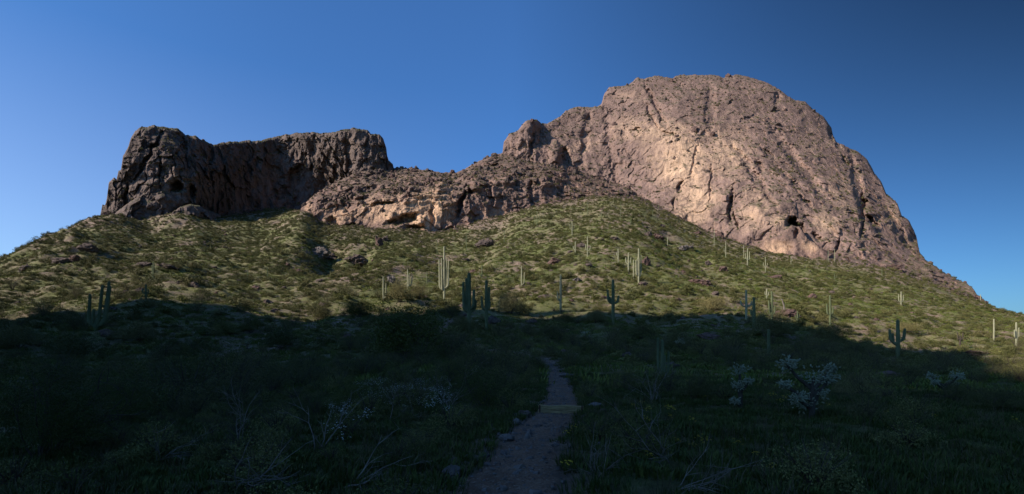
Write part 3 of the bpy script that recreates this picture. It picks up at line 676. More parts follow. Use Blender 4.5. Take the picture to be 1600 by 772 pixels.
SAG = [
 (150,518,500,.36,[(508,-11,460),(506,13,440),(509,17,447),(507,4,446),(510,-5,483)],'dark many armed saguaro spreading like a candelabra at far left of the shade edge','saguaro',2),
 (240,437,411,.26,[(434,-2.5,415)],'twin stemmed saguaro beside dark boulder on the left slope','saguaro',0),
 (228,471,447,.22,[(459,-4,451),(459,3,452)],'thin saguaro with two short arms left of the gully','saguaro',0),
 (387,437,423,.2,[],'short lone saguaro on the left middle slope','saguaro',0),
 (694,468,386,.36,[(452,-7,405),(453,-3.5,403),(450,3.5,402),(449,6.5,407)],'tallest pale saguaro with four upright arms and bare trunk base',P_,0),
 (733,516,428,.42,[(486,-8,440),(484,-4,434),(482,7,452),(486,9,468)],'dark green saguaro with thick clustered arms left of its forked neighbour','saguaro',0),
 (760,517,439,.34,[(483,-6.5,462),(480,4,447),(482,5,470)],'dark green saguaro shaped like a trident just above the shade edge','saguaro',0),
 (599,471,434,.27,[(466,4,443)],'pale saguaro with one close arm beside round shrub at centre left',P_,0),
 (637,452,422,.25,[(447,6,430),(447,2.5,427)],'three stemmed saguaro above the round shrub at centre left',P_,0),
 (753,435,415,.22,[(431,-3.5,424),(432,-1.5,427)],'small green saguaro with stubby stems above the dark pair','saguaro',0),
 (667,443,425,.18,[],'faint thin saguaro between the tallest and the three stemmed one','saguaro',0),
 (418,435,419,.2,[],'thin lone saguaro above the left gully','saguaro',0),
 (815,448,417,.24,[(444,4,425)],'pale two stemmed saguaro on the open grass at centre',P_,0),
 (729,393,367,.2,[(378,-1.5,371)],'thin saguaro left of the black boulder high on the slope','saguaro',0),
 (788,381,360,.2,[],'thin saguaro right of the black boulder high on the slope','saguaro',0),
 (683,398,372,.18,[],'bare pole like saguaro behind the tallest one','saguaro',0),
 (839,355,331,.28,[(346,-3.5,334),(346,3.5,333)],'three pronged saguaro high under the middle cliff','saguaro',0),
 (894,369,347,.27,[(359,-3,350),(359,3,352)],'forked saguaro high on the middle slope',P_,0),
 (899,397,378,.27,[(390,-3,384)],'stout saguaro beside its taller neighbour in the middle of the slope',P_,0),
 (918,401,370,.27,[(391,-3,381),(392,4,384)],'tall branched saguaro right of its stout neighbour mid slope',P_,0),
 (876,488,431,.30,[(470,-4.5,456)],'pale straight saguaro with one short left arm by bare soil',P_,0),
 (958,507,438,.36,[(473,-8,452),(473,8,461),(470,-4.5,463)],'dark saguaro with raised arms in front of the open grass','saguaro',0),
 (966,411,389,.24,[(400,-2.5,394)],'small saguaro left of the large cluster at mid slope',P_,0),
 (982,426,396,.32,[(412,-3.5,402),(412,3.5,402)],'leftmost thick saguaro of the large cluster at mid slope',P_,0),
 (990,439,407,.24,[],'straight armless saguaro inside the large cluster at mid slope',P_,0),
 (998,443,389,.33,[(430,-4,406),(431,3.5,398),(428,-1.8,403)],'tallest saguaro of the mid slope cluster casting a long shadow',P_,0),
 (1043,385,371,.25,[],'short pale saguaro right of the red boulders',P_,0),
 (1116,385,358,.22,[],'thin straight saguaro below the dome wall',P_,0),
 (1134,404,377,.24,[(394,-2.5,388)],'saguaro with one low arm below the dome wall',P_,0),
 (1168,418,389,.32,[(405,-3,395),(406,3,393)],'pale thick armed saguaro at the foot of the cave buttress',P_,0),
 (1162,404,384,.2,[],'thin saguaro directly behind the thick armed one',P_,0),
 (1196,426,402,.24,[(416,-3,410),(416,3,411)],'cross shaped saguaro right below the cave buttress',P_,0),
 (1166,499,454,.26,[(478,-8,469),(478,7,470),(476,10,473)],'pale saguaro with thin curved arms beside the dark one',P_,0),
 (1178,515,466,.32,[(492,-3.5,483)],'dark armless looking saguaro beside the pale curved armed one','saguaro',0),
 (970,343,316,.18,[],'thin saguaro near the apex of the green slope','saguaro',0),
 (918,338,317,.17,[],'distant thin saguaro left of the slope apex','saguaro',0),
 (940,346,330,.17,[],'distant short saguaro just below the slope apex','saguaro',0),
 (1029,330,317,.17,[],'tiny saguaro at the foot of the tan wall','saguaro',0),
 (986,352,340,.2,[(347,-2,343)],'small forked saguaro right of the slope apex','saguaro',0),
 (1020,343,329,.16,[],'tiny thin saguaro just left of the tan wall','saguaro',0),
 (1156,380,366,.2,[],'small saguaro on the ledge left of the cave',P_,0),
 (1206,502,456,.28,[(486,-5,469),(490,-3,478),(490,4,478)],'half shaded saguaro with crown lit at the shade edge','saguaro',0),
 (1198,468,452,.22,[(461,-2.5,455),(462,2.5,456)],'small curly saguaro behind the half shaded one',P_,0),
 (1246,506,487,.2,[(497,-3,492),(497,3,491)],'low cross shaped cactus inside the shade edge','saguaro',0),
 (1297,511,463,.30,[(492,-4.5,475),(491,3.5,480)],'saguaro with two upright arms at the right shade edge','saguaro',0),
 (1403,562,502,.34,[(536,-10,514),(538,-6,521),(533,9,513)],'large saguaro with four crooked arms standing in right hand shade','saguaro',0),
 (1408,478,457,.3,[(472,-3.5,460),(472,3.5,461)],'pale three stemmed saguaro alone on the right slope',P_,0),
 (1553,534,500,.24,[],'pale straight saguaro near the right edge',P_,0),
 (1588,542,505,.28,[(528,-4,515),(527,3,512)],'pale armed saguaro at the far right edge',P_,0),
 (1236,414,401,.2,[(408,2,404)],'short saguaro below the dark cave',P_,0),
 (1294,411,392,.2,[],'left one of two thin saguaros under the right rock wall',P_,0),
 (1304,413,390,.2,[],'right one of two thin saguaros under the right rock wall',P_,0),
 (1304,439,428,.2,[(434,3,430)],'stubby saguaro below the right rock wall','saguaro',0),
 (1378,434,421,.2,[],'tiny saguaro beneath the red rock patch','saguaro',0),
 (1532,471,461,.3,[],'tiny saguaro on the right skyline',P_,0),
]
for u, vb, vt, rad, arms, lab, mt_, lean in SAG:
    saguaro(u, vb, vt, rad, arms, lab, mt_, lean)
saguaro(1201, 566, 516, .20, [], 'plump young saguaro column standing in the shade at right centre')
r_ = saguaro(1035, 590, 534, .12, [(586, -6, 524), (587, 9, 546), (585, 3, 552)], 'cluster of low green columns beside the trail in shade', name='columnar_cactus', group='shaded cacti near the trail')
# leaning bare trunk, and a dead fork
def pole(name, pts, rad, mat, label, cat, loc):
    root = empty(name, loc); tag(root, label, cat)
    b = MB(); b.tube(pts, rad, 8); obj('trunk', b.mesh('trunk', M[mat]), root); return root
p = on_ground(1226, 486); s = p.y/F
pole('dead_saguaro_trunk', [(0, 0, -.2), (-1*s, 0, 8*s), (-4.5*s, 0, 19*s)], [.22, .22, .16], 'deadwood', 'pale leaning dead saguaro trunk above the right shade edge', 'dead cactus', p)
p = on_ground(1500, 545); s = p.y/F
rt = pole('dead_forked_cactus', [(0, 0, -.2), (0, 0, 10*s), (.5*s, 0, 20*s)], [.2, .2, .14], 'bark', 'dark forked cactus at the shade edge on the right', 'cactus', p)
for dx in (-4, 5):
    b = MB(); b.tube([(0, 0, 12*s), (dx*.7*s, 0, 14*s), (dx*s, 0, 24*s)], [.15, .14, .1], 8); obj('arm', b.mesh('arm', M['bark']), rt)

# ------------------------------------------------------------------ boulders
_ico = None
def ico(sub=3):
    import bmesh
    bm = bmesh.new(); bmesh.ops.create_icosphere(bm, subdivisions=sub, radius=1)
    V = np.array([v.co[:] for v in bm.verts]); Fc = [tuple(v.index for v in f.verts) for f in bm.faces]; bm.free(); return V, Fc
ICO3 = ico(4); ICO2 = ico(3); ICO1 = ico(2)
def rock_mesh(name, mat, seed, sub=3, sharp=1.0):
    V, Fc = {1: ICO1, 2: ICO2, 3: ICO3}[sub]
    V = V.copy(); rg = np.random.default_rng(seed)
    for k in range(14):      # cut flat facets
        n = rg.normal(size=3); n /= np.linalg.norm(n); d = rg.uniform(.55, .88)
        q = V@n; V = V-np.outer(np.maximum(q-d, 0)*.93, n)
    V = V*(1+.22*facet(V[:, 0]*1.6+seed, V[:, 1]*1.6, V[:, 2]*1.8, seed)+.10*facet(V[:, 0]*4+seed, V[:, 1]*4, V[:, 2]*4, seed+1))[:, None]
    r = 1+.16*sharp*fbm(V[:, 0]*1.7, V[:, 1]*1.7, V[:, 2]*1.7, 4, seed, .6)-.10*sharp*np.abs(fbm(V[:, 0]*3, V[:, 1]*3, V[:, 2]*2, 3, seed+5, .6))
    V = V*r[:, None]
    return mesh_of(name, V, Fc, M[mat], False)
BOULD = [
 (760,387,30,17,'boulder','black boulder with a shaded hollow high above the tall saguaro'),
 (870,414,30,13,'redrock','low reddish boulder lying in the middle of the open slope'),
 (1010,417,15,20,'redrock','upright red boulder right of the saguaro cluster'),
 (1097,447,34,15,'redrock','wide dark red boulder pile on the right green slope'),
 (1029,376,18,13,'redrock','larger of the red boulders high under the tan wall'),
 (1012,370,12,9,'boulder','smaller boulder left of the high red one'),
 (962,377,18,9,'boulder','flat dark boulder high on the middle slope'),
 (907,388,13,9,'boulder','dark boulder between the two mid slope saguaros'),
 (592,386,12,20,'redrock','upright brown boulder below the cave in the middle cliff'),
 (600,378,14,12,'boulder','brown boulder leaning on the upright one below the cliff cave'),
 (554,414,40,18,'boulder','big black shaded outcrop on the left middle slope'),
 (494,400,34,22,'greyrock','grey rock outcrop left of the black one'),
 (516,408,20,12,'boulder','dark rock wedged between the grey and the black outcrops'),
 (222,418,20,12,'boulder','dark block boulder behind the twin stemmed saguaro'),
 (259,420,30,9,'boulder','long dark ledge rock right of the twin stemmed saguaro'),
 (218,459,14,10,'boulder','black boulder left of the thin two armed saguaro'),
 (174,488,13,9,'boulder','small dark boulder right of the candelabra saguaro'),
 (112,410,20,14,'redrock','pinkish rock knob on the far left slope'),
 (90,414,26,14,'boulder','dark broken outcrop beside the pinkish knob'),
 (40,424,30,13,'boulder','dark outcrop near the far left edge'),
 (128,395,34,16,'boulder','jagged dark rib of rock below the butte corner'),
 (1130,426,13,13,'redrock','round brown boulder below the thin wall saguaros'),
 (1107,416,10,9,'boulder','small brown boulder in the green below the wall'),
 (1072,392,26,12,'greyrock','pale grey rubble mound below the tan wall'),
 (1090,368,14,9,'redrock','red boulder touching the foot of the tan wall'),
 (1125,372,16,13,'redrock','reddish boulder at the wall foot above the green slope'),
 (1236,496,34,14,'redrock','split red slab at the right shade edge'),
 (1216,493,12,8,'redrock','small red rock left of the split slab'),
 (610,442,13,11,'greyrock','rounded grey boulder above the pale one armed saguaro'),
 (739,428,14,8,'redrock','rust coloured rock above the dark saguaro pair'),
 (730,410,12,8,'boulder','dark rock right of the tallest saguaro top'),
 (824,446,8,6,'boulder','little dark rock at the base of the two stemmed saguaro'),
 (943,468,12,7,'redrock','small red rock behind the dark raised arm saguaro'),
 (1212,435,24,7,'redrock','low red ledge on the right slope'),
 (300,450,22,12,'boulder','dark rocks in the left slope brush'),
 (280,445,12,9,'boulder','small dark rock at left of the brush rocks'),
 (1530,556,44,10,'redrock','low reddish rock shelf in the right hand shade'),
 (1395,592,44,15,'redrock','purple brown boulder pile in the shade below the crooked armed saguaro'),
 (1110,530,36,12,'redrock','dark red rock bank in the shade above the chollas'),
 (508,488,10,7,'boulder','small rock at the end of the gully'),
 (418,477,16,10,'boulder','dark rock above the lit bushes in the gully'),
 (890,432,10,6,'greyrock','pale stone on the centre slope'),
 (901,441,14,7,'greyrock','pale pinkish rock by the straight saguaro'),
 (1400,424,32,12,'redrock','maroon rock patch on the right shoulder'),
 (1378,414,26,12,'redrock','upper maroon rock on the right shoulder'),
]
BGRP = 'boulders scattered over the slope'
for i, (u, vb, w, h, mt_, lab) in enumerate(BOULD):
    p = on_ground(u, vb-1); s = p.y/F
    o = obj('boulder', rock_mesh('boulder', mt_, 500+i, 3))
    o.location = (p.x, p.y+w*s*.25, p.z+h*s*.16); o.rotation_euler = (random.uniform(-.2, .2), random.uniform(-.15, .15), random.uniform(0, 6))
    o.scale = (w*s*.58, w*s*.52, h*s*.68); o.rotation_euler.z = random.choice([0, 3.14])+random.uniform(-.25, .25)
    tag(o, lab, 'boulder', BGRP)
# stones along the trail edges
STN = [(818,652,22,16,'purple grey stone at the left end of the timber step'),(808,664,16,12,'second stone left of the timber step'),(792,690,26,16,'rounded stone half sunk on the left trail edge'),
 (745,720,20,14,'dusty stone on the left trail edge near its bend'),(705,745,30,22,'large dusty stone at the lower left of the trail'),(930,636,24,9,'dark flat stone right of the timber step'),
 (948,644,22,7,'low stone on the side trail right of the step'),(885,590,26,9,'dark stone lying on the trail above the step'),(757,711,9,9,'small pale stone standing on the left trail edge'),
 (912,655,10,8,'small stone tucked under the right end of the step'),(860,573,12,6,'pale stone where the trail tops out'),(893,700,12,9,'small stone on the right trail edge')]
for i, (u, vb, w, h, lab) in enumerate(STN):
    p = on_ground(u, vb); s = p.y/F
    o = obj('stone', rock_mesh('stone', 'greyrock' if i % 3 else 'boulder', 900+i, 2, .7)); o.location = (p.x, p.y, p.z+h*s*.25)
    o.scale = (w*s*.55, w*s*.5, h*s*.6); o.rotation_euler = (0, 0, random.uniform(-.4, .4)); tag(o, lab, 'stone', 'stones along the trail')

# ------------------------------------------------------------------ timber steps
def beam(mb, L, dpt, hh, z0, seed, y0=0):
    n = 14; rg = np.random.default_rng(seed)
    prof = [(-.5, -.42), (-.5, .40), (-.44, .5), (.42, .5), (.5, .42), (.5, -.42), (.42, -.5), (-.44, -.5)]
    V = []
    for i in range(n+1):
        x = -L/2+L*i/n
        for (a, b) in prof:
            V.append((x+(rg.uniform(-.012, .012) if i in (0, n) else 0), y0+a*dpt*(1+rg.uniform(-.03, .03)), z0+b*hh*(1+rg.uniform(-.05, .05))+.012*math.sin(i*.7+seed)))
    Fc = []
    m = len(prof)
    for i in range(n):
        for j in range(m): Fc.append((i*m+j, i*m+(j+1) % m, (i+1)*m+(j+1) % m, (i+1)*m+j))
    Fc.append(tuple(range(m))[::-1]); Fc.append(tuple(n*m+j for j in range(m)))
    mb.add(V, Fc)
def timber(u0, v0, u1, v1, hpx, label, two=False, tall=None):
    a = on_ground(u0, v0); b = on_ground(u1, v1)
    d = (a.y+b.y)/2
    a = Vector(((u0-800)/F*d, d, 0)); b = Vector(((u1-800)/F*d, d*1.0, 0))
    L = (b-a).length; s = d/F; c = (a+b)/2
    zc = gz(c.x, c.y)
    root = empty('timber_step', (c.x, c.y, zc-.02), math.atan2(b.y-a.y, b.x-a.x)-.14); tag(root, label, 'trail step', 'timber steps on the trail')
    h = hpx*s
    if two:
        m1 = MB(); beam(m1, L, .16, h*.52, h*.22, 1); obj('beam', m1.mesh('beam', M['beam']), root)
        m2 = MB(); beam(m2, L*.97, .15, h*.46, h*.22+h*.51, 2, .01); obj('beam', m2.mesh('beam', M['beam']), root)
        for sx in (-1, 1):
            m3 = MB(); m3.tube([(sx*L*.46, -.10, -.1), (sx*L*.46, -.10, h*1.02)], [.018, .018], 8); obj('stake', m3.mesh('stake', M['iron']), root)
    else:
        m1 = MB(); beam(m1, L, .16, h, h*.3, 3); obj('beam', m1.mesh('beam', M['beam']), root)
    return root
timber(841, 646, 912, 646, 15, 'weathered split timber step crossing the trail in the foreground', two=True)
timber(766, 552, 798, 553, 4.5, 'nearest of the far trail timbers left of the rise')
timber(728, 543, 757, 542, 4.5, 'middle one of the three far trail timbers')
timber(694, 529, 718, 529, 4.5, 'farthest trail timber below the dark saguaro pair')

# ------------------------------------------------------------------ shrubs
def crown_points(n, rx, ry, rz, rg, lumps=7, hollow=.45):
    C_ = rg.normal(size=(lumps, 3)); C_ /= np.linalg.norm(C_, axis=1)[:, None]; C_[:, 2] = np.abs(C_[:, 2])*.9+.12
    C_ *= rg.uniform(.35, .7, (lumps, 1))
    k = rg.integers(0, lumps, n); q = rg.normal(size=(n, 3)); q /= np.linalg.norm(q, axis=1)[:, None]
    q *= (rg.uniform(hollow**3, 1, n)**(1/3))[:, None]*rg.uniform(.30, .48, (lumps,))[k][:, None]
    P = C_[k]+q; P[:, 2] = np.abs(P[:, 2])
    return P*np.array([rx, ry, rz])
def bush_proto(kind, v, low=False):
    rg = np.random.default_rng(1000+v*17+len(kind)+(500 if low else 0))
    if kind == 'creosote_bush': rx, rz, mat, nl, sz = 1.0, 1.25, 'creosote', 5200, .0145
    elif kind == 'brittlebush': rx, rz, mat, nl, sz =   .62, .55, 'brittle', 3400, .0125
    else: rx, rz, mat, nl, sz = 1.0, 1.0, 'dryleaf', 3200, .013
    if low: nl = int(nl*.15); sz *= 5.2
    mb = MB(); mb.leaves(crown_points(nl, rx, rx*.9, rz, rg, 9), sz, rg, quad=not low)
    fol = mb.mesh('foliage', M[mat])
    st = MB()
    for k in range(5 if low else 34):
        a = rg.uniform(0, 6.28); e = rg.uniform(.2, .72)
        tip = np.array([math.cos(a)*rx*e, math.sin(a)*rx*e, rz*rg.uniform(.4, .9)])
        st.tube([(0, 0, -.1), tuple(tip*np.array([.35, .35, .45])), tuple(tip)], [.010, .006, .002], 4 if low else 3, cap=False)
    return fol, st.mesh('stems', M['bark'])
PROTO = {}
for kd, nv_ in (('creosote_bush', 4), ('brittlebush', 3), ('dry_bush', 2)):
    for v in range(nv_):
        PROTO[kd, v] = bush_proto(kd, v); PROTO[kd, v, 'low'] = bush_proto(kd, v, True)
def place_bush(kind, v, low, loc, rz, sc, label, cat, group):
    fol, st = PROTO[(kind, v, 'low') if low else (kind, v)]
    r = empty(kind, loc, rz); r.scale = sc; tag(r, label, cat, group)
    f = obj('foliage', fol, r); obj('stems', st, r); return f

# trees and large bushes that stand out, placed one by one
def big_tree(u, vb, wpx, hpx, label, mat='tree', seed=0, trunk=True, name='palo_verde_tree', cat='tree', dens=1.0, d=None, leaf=None):
    p = on_ground(u, vb); s = p.y/F
    w, h = wpx*s*1.05, hpx*s*1.28
    rg = np.random.default_rng(4000+seed)
    root = empty(name, p); tag(root, label, cat, 'trees and large bushes')
    n = int((9000 if p.y > 40 else (16000 if p.y > 14 else 26000))*dens); lf = leaf or float(np.clip((.85 if p.y > 40 else .42)*s*math.sqrt(wpx*hpx/4500), .009, .10))
    P = crown_points(n, w/2, w*.42, h*.78, rg, 16, .3); P[:, 2] += h*.12
    mb = MB(); mb.leaves(P, lf, rg); obj('crown', mb.mesh('crown', M[mat]), root)
    tb = MB()
    for k in range(9):
        a = rg.uniform(0, 6.28); e = rg.uniform(.25, .8); tip = Vector((math.cos(a)*w*.42*e, math.sin(a)*w*.38*e, h*rg.uniform(.4, .78)))
        m1 = Vector((tip.x*.35+rg.normal()*.08*w, tip.y*.35, tip.z*.35)); m2 = Vector((tip.x*.7, tip.y*.7, tip.z*.75+rg.normal()*.04*h))
        r0 = max(.014, .008*h)
        tb.tube([(0, 0, -.2), m1*.5+Vector((rg.normal()*.03*w, 0, 0)), m1, m2, tip], [r0, r0*.9, r0*.7, r0*.4, r0*.12], 6)
        for j in range(3):
            e_ = m2+Vector((rg.normal()*.13*w, rg.normal()*.1*w, abs(rg.normal())*.14*h)); tb.tube([m1.lerp(m2, .3+.3*j), (m2+e_)*.5, e_], [r0*.4, r0*.25, r0*.08], 4, cap=False)
    obj('trunk', tb.mesh('trunk', M['bark']), root)
    return root, p
BT = [
 (640,566,150,100,'broad dark palo verde tree rising over the shade edge at centre left','tree'),
 (60,715,230,150,'large shadowed mesquite tree at the lower left','tree'),
 (180,660,170,90,'grey green bush mass right of the mesquite','tree'),
 (300,618,130,78,'dark rounded bush beside the bare soil patch','tree'),
 (352,524,48,24,'sunlit bushy shrub glowing at the gully mouth','brittle'),
 (392,521,40,27,'taller sunlit shrub at the gully mouth','brittle'),
 (798,492,60,36,'wide olive shrub in sun right of the forked saguaro','dryleaf'),
 (624,473,46,34,'round tan shrub beside the pale one armed saguaro','dryleaf'),
 (655,468,40,26,'olive shrub left of the tallest saguaro base','dryleaf'),
 (705,492,34,20,'spiky green shrub below the tallest saguaro','tree'),
 (560,496,60,30,'dark shrub on the shade edge left of centre','tree'),
 (500,500,50,26,'low olive shrub on the shade edge above the wash','creosote'),
 (720,520,46,24,'dark shrub below the dark saguaro pair','creosote'),
 (930,505,50,22,'dark shrub on the shade edge below the raised arm saguaro','creosote'),
 (885,506,40,20,'dark shrub at the foot of the straight pale saguaro','creosote'),
 (1110,487,70,24,'wide pale olive shrub on the green slope','dryleaf'),
 (893,574,50,30,'round black green shrub behind the trail top','creosote'),
 (1200,528,90,34,'dark bush below the half shaded saguaro','creosote'),
 (1300,532,70,26,'dark bush under the two armed saguaro','creosote'),
 (1060,545,60,30,'dark shrub behind the young columns','creosote'),
 (1085,622,70,40,'dim shrub behind the left cholla','creosote'),
 (1345,620,90,44,'brown green shrub right of the big cholla','dryleaf'),
 (1500,628,90,34,'dark shrub around the right cholla','creosote'),
 (760,640,150,72,'dark low tree hanging over the left trail bank','tree'),
 (700,600,80,40,'grey shrub on the bank beyond the low tree','brittle'),
 (480,600,90,50,'dark shrub on the far side of the wash','creosote'),
 (560,640,110,56,'wide dark shrub left of the flowering bank','tree'),
 (980,612,80,36,'green bush beside the upper trail','creosote'),
 (1560,640,100,40,'dark shrub at the right edge field','creosote'),
 (120,560,110,40,'dark bush below the candelabra saguaro','creosote'),
 (210,535,90,32,'dark bush on the shaded left bank','creosote'),
 (30,545,100,34,'dim bush at the left edge of the shaded bank','creosote'),
 (440,545,90,36,'dark bush over the gully right side','creosote'),
 (860,530,60,26,'shaded bush between trail top and pale saguaro','creosote'),
 (1003,530,60,26,'shaded bush behind the round cholla','creosote'),
 (1420,520,60,18,'olive shrub on the shade edge above the crooked armed saguaro','dryleaf'),
]
for i, (u, vb, w, h, lab, mt_) in enumerate(BT):
    tr_ = 'tree' in lab
    big_tree(u, vb, w, h, lab, mt_, i, name='palo_verde_tree' if tr_ else 'large_shrub', cat='tree' if tr_ else 'shrub', dens=.55 if u == 705 else 1.0)

# scattered brush: the ones that show largest are things, the others one mass per kind
def scatter(kind, dens_near, dens_far, smin, smax, seed, dmin=3.2, dmax=505, cl=.0, split=85):
    rg = np.random.default_rng(seed)
    def samp(n, a0, a1):
        d = np.sqrt(rg.uniform(a0**2, a1**2, n)); a = rg.uniform(-1.22, 1.22, n); return a*d, d
    n1 = int(1.22*(split**2-dmin**2)*dens_near); n2 = int(1.22*(dmax**2-split**2)*dens_far)
    x, y = map(np.concatenate, zip(samp(n1, dmin, split), samp(n2, split, dmax)))
    clump = fbm(x/22, y/22, 0, 3, seed)+cl
    keep = rg.uniform(-.42, .42, len(x)) < 1.25*clump+.10
    u = 800+F*x/y; cdist = np.interp(u, crest[:, 0], crest[:, 2])
    keep &= ~((y < 38) & (x/y > .10) & (rg.uniform(size=len(x)) < .90))
    keep |= (x < -40) & (y > 95) & (rg.uniform(size=len(x)) < .5)
    keep &= (y < cdist+12) & (trail_dist(x, y) > .95)
    x, y = x[keep], y[keep]; z = ground_z(x, y)
    sc = rg.uniform(smin, smax, len(x))*np.exp(.42*rg.normal(size=len(x))-.06).clip(.32, 2.1)
    sc = np.where(y < 22, np.minimum(sc, 1.25), sc)
    return x, y, z, sc, rg
def gn_scatter(name, x, y, z, sc, idx, sources, kind_label, cat, squash=(.8, 1.1), seed=0, tilt=0.12):
    rg = np.random.default_rng(seed); n = len(x)
    m = bpy.data.meshes.new(name); m.vertices.add(n); m.vertices.foreach_set('co', np.stack([x, y, z], 1).reshape(-1).astype(np.float32))
    a = m.attributes.new('inst_rot', 'FLOAT_VECTOR', 'POINT'); a.data.foreach_set('vector', np.stack([rg.normal(0, tilt, n), rg.normal(0, tilt, n), rg.uniform(0, 6.28, n)], 1).reshape(-1).astype(np.float32))
    a = m.attributes.new('inst_scale', 'FLOAT_VECTOR', 'POINT'); a.data.foreach_set('vector', np.stack([sc, sc, sc*rg.uniform(*squash, n)], 1).reshape(-1).astype(np.float32))
    a = m.attributes.new('inst_idx', 'INT', 'POINT'); a.data.foreach_set('value', idx.astype(np.int32))
    o = obj(name, m)
    ng = bpy.data.node_groups.new(name, 'GeometryNodeTree')
    ng.interface.new_socket('Geometry', in_out='INPUT', socket_type='NodeSocketGeometry'); ng.interface.new_socket('Geometry', in_out='OUTPUT', socket_type='NodeSocketGeometry')
    gi = ng.nodes.new('NodeGroupInput'); go = ng.nodes.new('NodeGroupOutput')
    ip = ng.nodes.new('GeometryNodeInstanceOnPoints'); g2 = ng.nodes.new('GeometryNodeGeometryToInstance')
    mp = ng.nodes.new('GeometryNodeMeshToPoints'); ng.links.new(gi.outputs[0], mp.inputs[0])
    for s in reversed(sources):
        oi = ng.nodes.new('GeometryNodeObjectInfo'); oi.transform_space = 'ORIGINAL'; oi.inputs['Object'].default_value = s
        ng.links.new(oi.outputs['Geometry'], g2.inputs[0])
    ng.links.new(mp.outputs[0], ip.inputs['Points']); ng.links.new(g2.outputs[0], ip.inputs['Instance'])
    ip.inputs['Pick Instance'].default_value = True
    for nm, typ, sock in (('inst_rot', 'FLOAT_VECTOR', 'Rotation'), ('inst_scale', 'FLOAT_VECTOR', 'Scale'), ('inst_idx', 'INT', 'Instance Index')):
        na = ng.nodes.new('GeometryNodeInputNamedAttribute'); na.data_type = typ; na.inputs['Name'].default_value = nm
        outs = [q for q in na.outputs if q.name == 'Attribute' and q.enabled]
        if nm == 'inst_rot':
            er = ng.nodes.new('FunctionNodeEulerToRotation'); ng.links.new(outs[0], er.inputs[0]); ng.links.new(er.outputs[0], ip.inputs[sock])
        else: ng.links.new(outs[0], ip.inputs[sock])
    ng.links.new(ip.outputs[0], go.inputs[0])
    md = o.modifiers.new('scatter', 'NODES'); md.node_group = ng
    tag(o, kind_label, cat, None, 'stuff'); return o
LOWSRC = {}
LANDMARKS = [(40, 700, 'near the big mesquite at lower left'), (190, 640, 'around the grey green bush mass at left'), (150, 530, 'below the candelabra saguaro'), (300, 600, 'by the dark rounded bush on the left'),
 (340, 690, 'by the bare soil patch at left'), (400, 760, 'around the fallen pale branches'), (495, 680, 'around the tall forked stalk'), (480, 570, 'across the wash left of centre'), (350, 520, 'by the lit shrubs at the gully mouth'),
 (560, 740, 'around the dead branch at lower centre left'), (640, 545, 'by the broad palo verde'), (640, 640, 'on the white flowered bank'), (700, 720, 'left of the near trail'), (760, 610, 'on the bank left of the timber step'),
 (745, 530, 'beside the far trail timbers'), (850, 540, 'behind the trail top'), (915, 520, 'around the round silvery cholla'), (935, 600, 'right of the upper trail'), (950, 700, 'right of the near trail'),
 (1035, 570, 'around the young green columns'), (1050, 740, 'by the drooping dead twigs'), (1156, 610, 'around the narrow cholla'), (1110, 520, 'on the dark red rock bank'), (1200, 540, 'around the plump young saguaro'),
 (1268, 610, 'around the biggest cholla'), (1240, 720, 'in the near grass below the biggest cholla'), (1300, 520, 'under the two armed saguaro'), (1403, 550, 'around the crooked armed saguaro'), (1478, 600, 'around the flat crowned cholla'),
 (1440, 700, 'in the near grass at the right'), (1570, 640, 'at the right edge of the field'), (1560, 560, 'on the right shade edge'), (60, 560, 'on the shaded bank at far left'), (250, 740, 'in the bottom left brush')]
def where(x, y, z):
    u = 800+F*x/y; v = HOR-(z-EYE)*F/y
    return min(LANDMARKS, key=lambda q: (q[0]-u)**2+(1.4*(q[1]-v))**2)[2]
def size_word(s_, lo, hi):
    return 'small' if s_ < lo+(hi-lo)*.33 else ('medium sized' if s_ < lo+(hi-lo)*.66 else 'large')
def brush(kind, nvar, args, lab_sun, lab_shade, cat, group_sun, group_shade, mass_label, limit=300):
    x, y, z, sc, rg = scatter(kind, *args)
    app = sc/y*((np.abs(x/y) < 1.0) & (y > 4.5))*(1+0*x)
    order = np.argsort(-app); ind = order[:limit]; rest = order[limit:]
    src = [None]*nvar; hi_ = [None]*nvar
    for r_i, i in enumerate(ind):
        v = r_i % nvar; low = r_i >= limit-2*nvar-4
        shade = y[i] < 95
        f = place_bush(kind, v, low, (x[i], y[i], z[i]-.03), float(rg.uniform(0, 6.28)), (sc[i], sc[i], sc[i]*float(rg.uniform(.75, 1.1))),
                       (size_word(sc[i], args[2], args[3])+' '+lab_shade.split(' in the')[0]+' '+where(x[i], y[i], z[i])) if shade else lab_sun, cat, group_shade if shade else group_sun)
        if low: src[v] = f
        else: hi_[v] = f
    rest = rest[y[rest] > 5.5]
    idx = rg.integers(0, nvar, len(rest))+np.where(y[rest] > 35, nvar, 0)
    gn_scatter(kind+'_cover', x[rest], y[rest], z[rest]-.05, sc[rest]*1.05, idx, hi_+src, mass_label, cat, squash=(.55, .95), seed=len(kind))
    LOWSRC[kind] = src
brush('creosote_bush', 4, (.21, .150, .5, 1.5, 61, 6.5, 540, .05), 'olive creosote bush among the nearest on the sunlit slope', 'dark creosote bush in the shaded foreground brush', 'shrub',
      'creosote bushes nearest on the sunlit slope', 'creosote bushes in the shaded foreground', 'olive creosote brush covering the slopes')
brush('brittlebush', 3, (.55, .18, .7, 1.5, 62, 4.2, 540, .15), 'low grey green brittlebush on the sunlit slope', 'low grey green brittlebush in the shaded foreground', 'shrub',
      'brittlebushes on the sunlit slope', 'brittlebushes in the shaded foreground', 'low grey green brittlebush mounds covering the slopes')
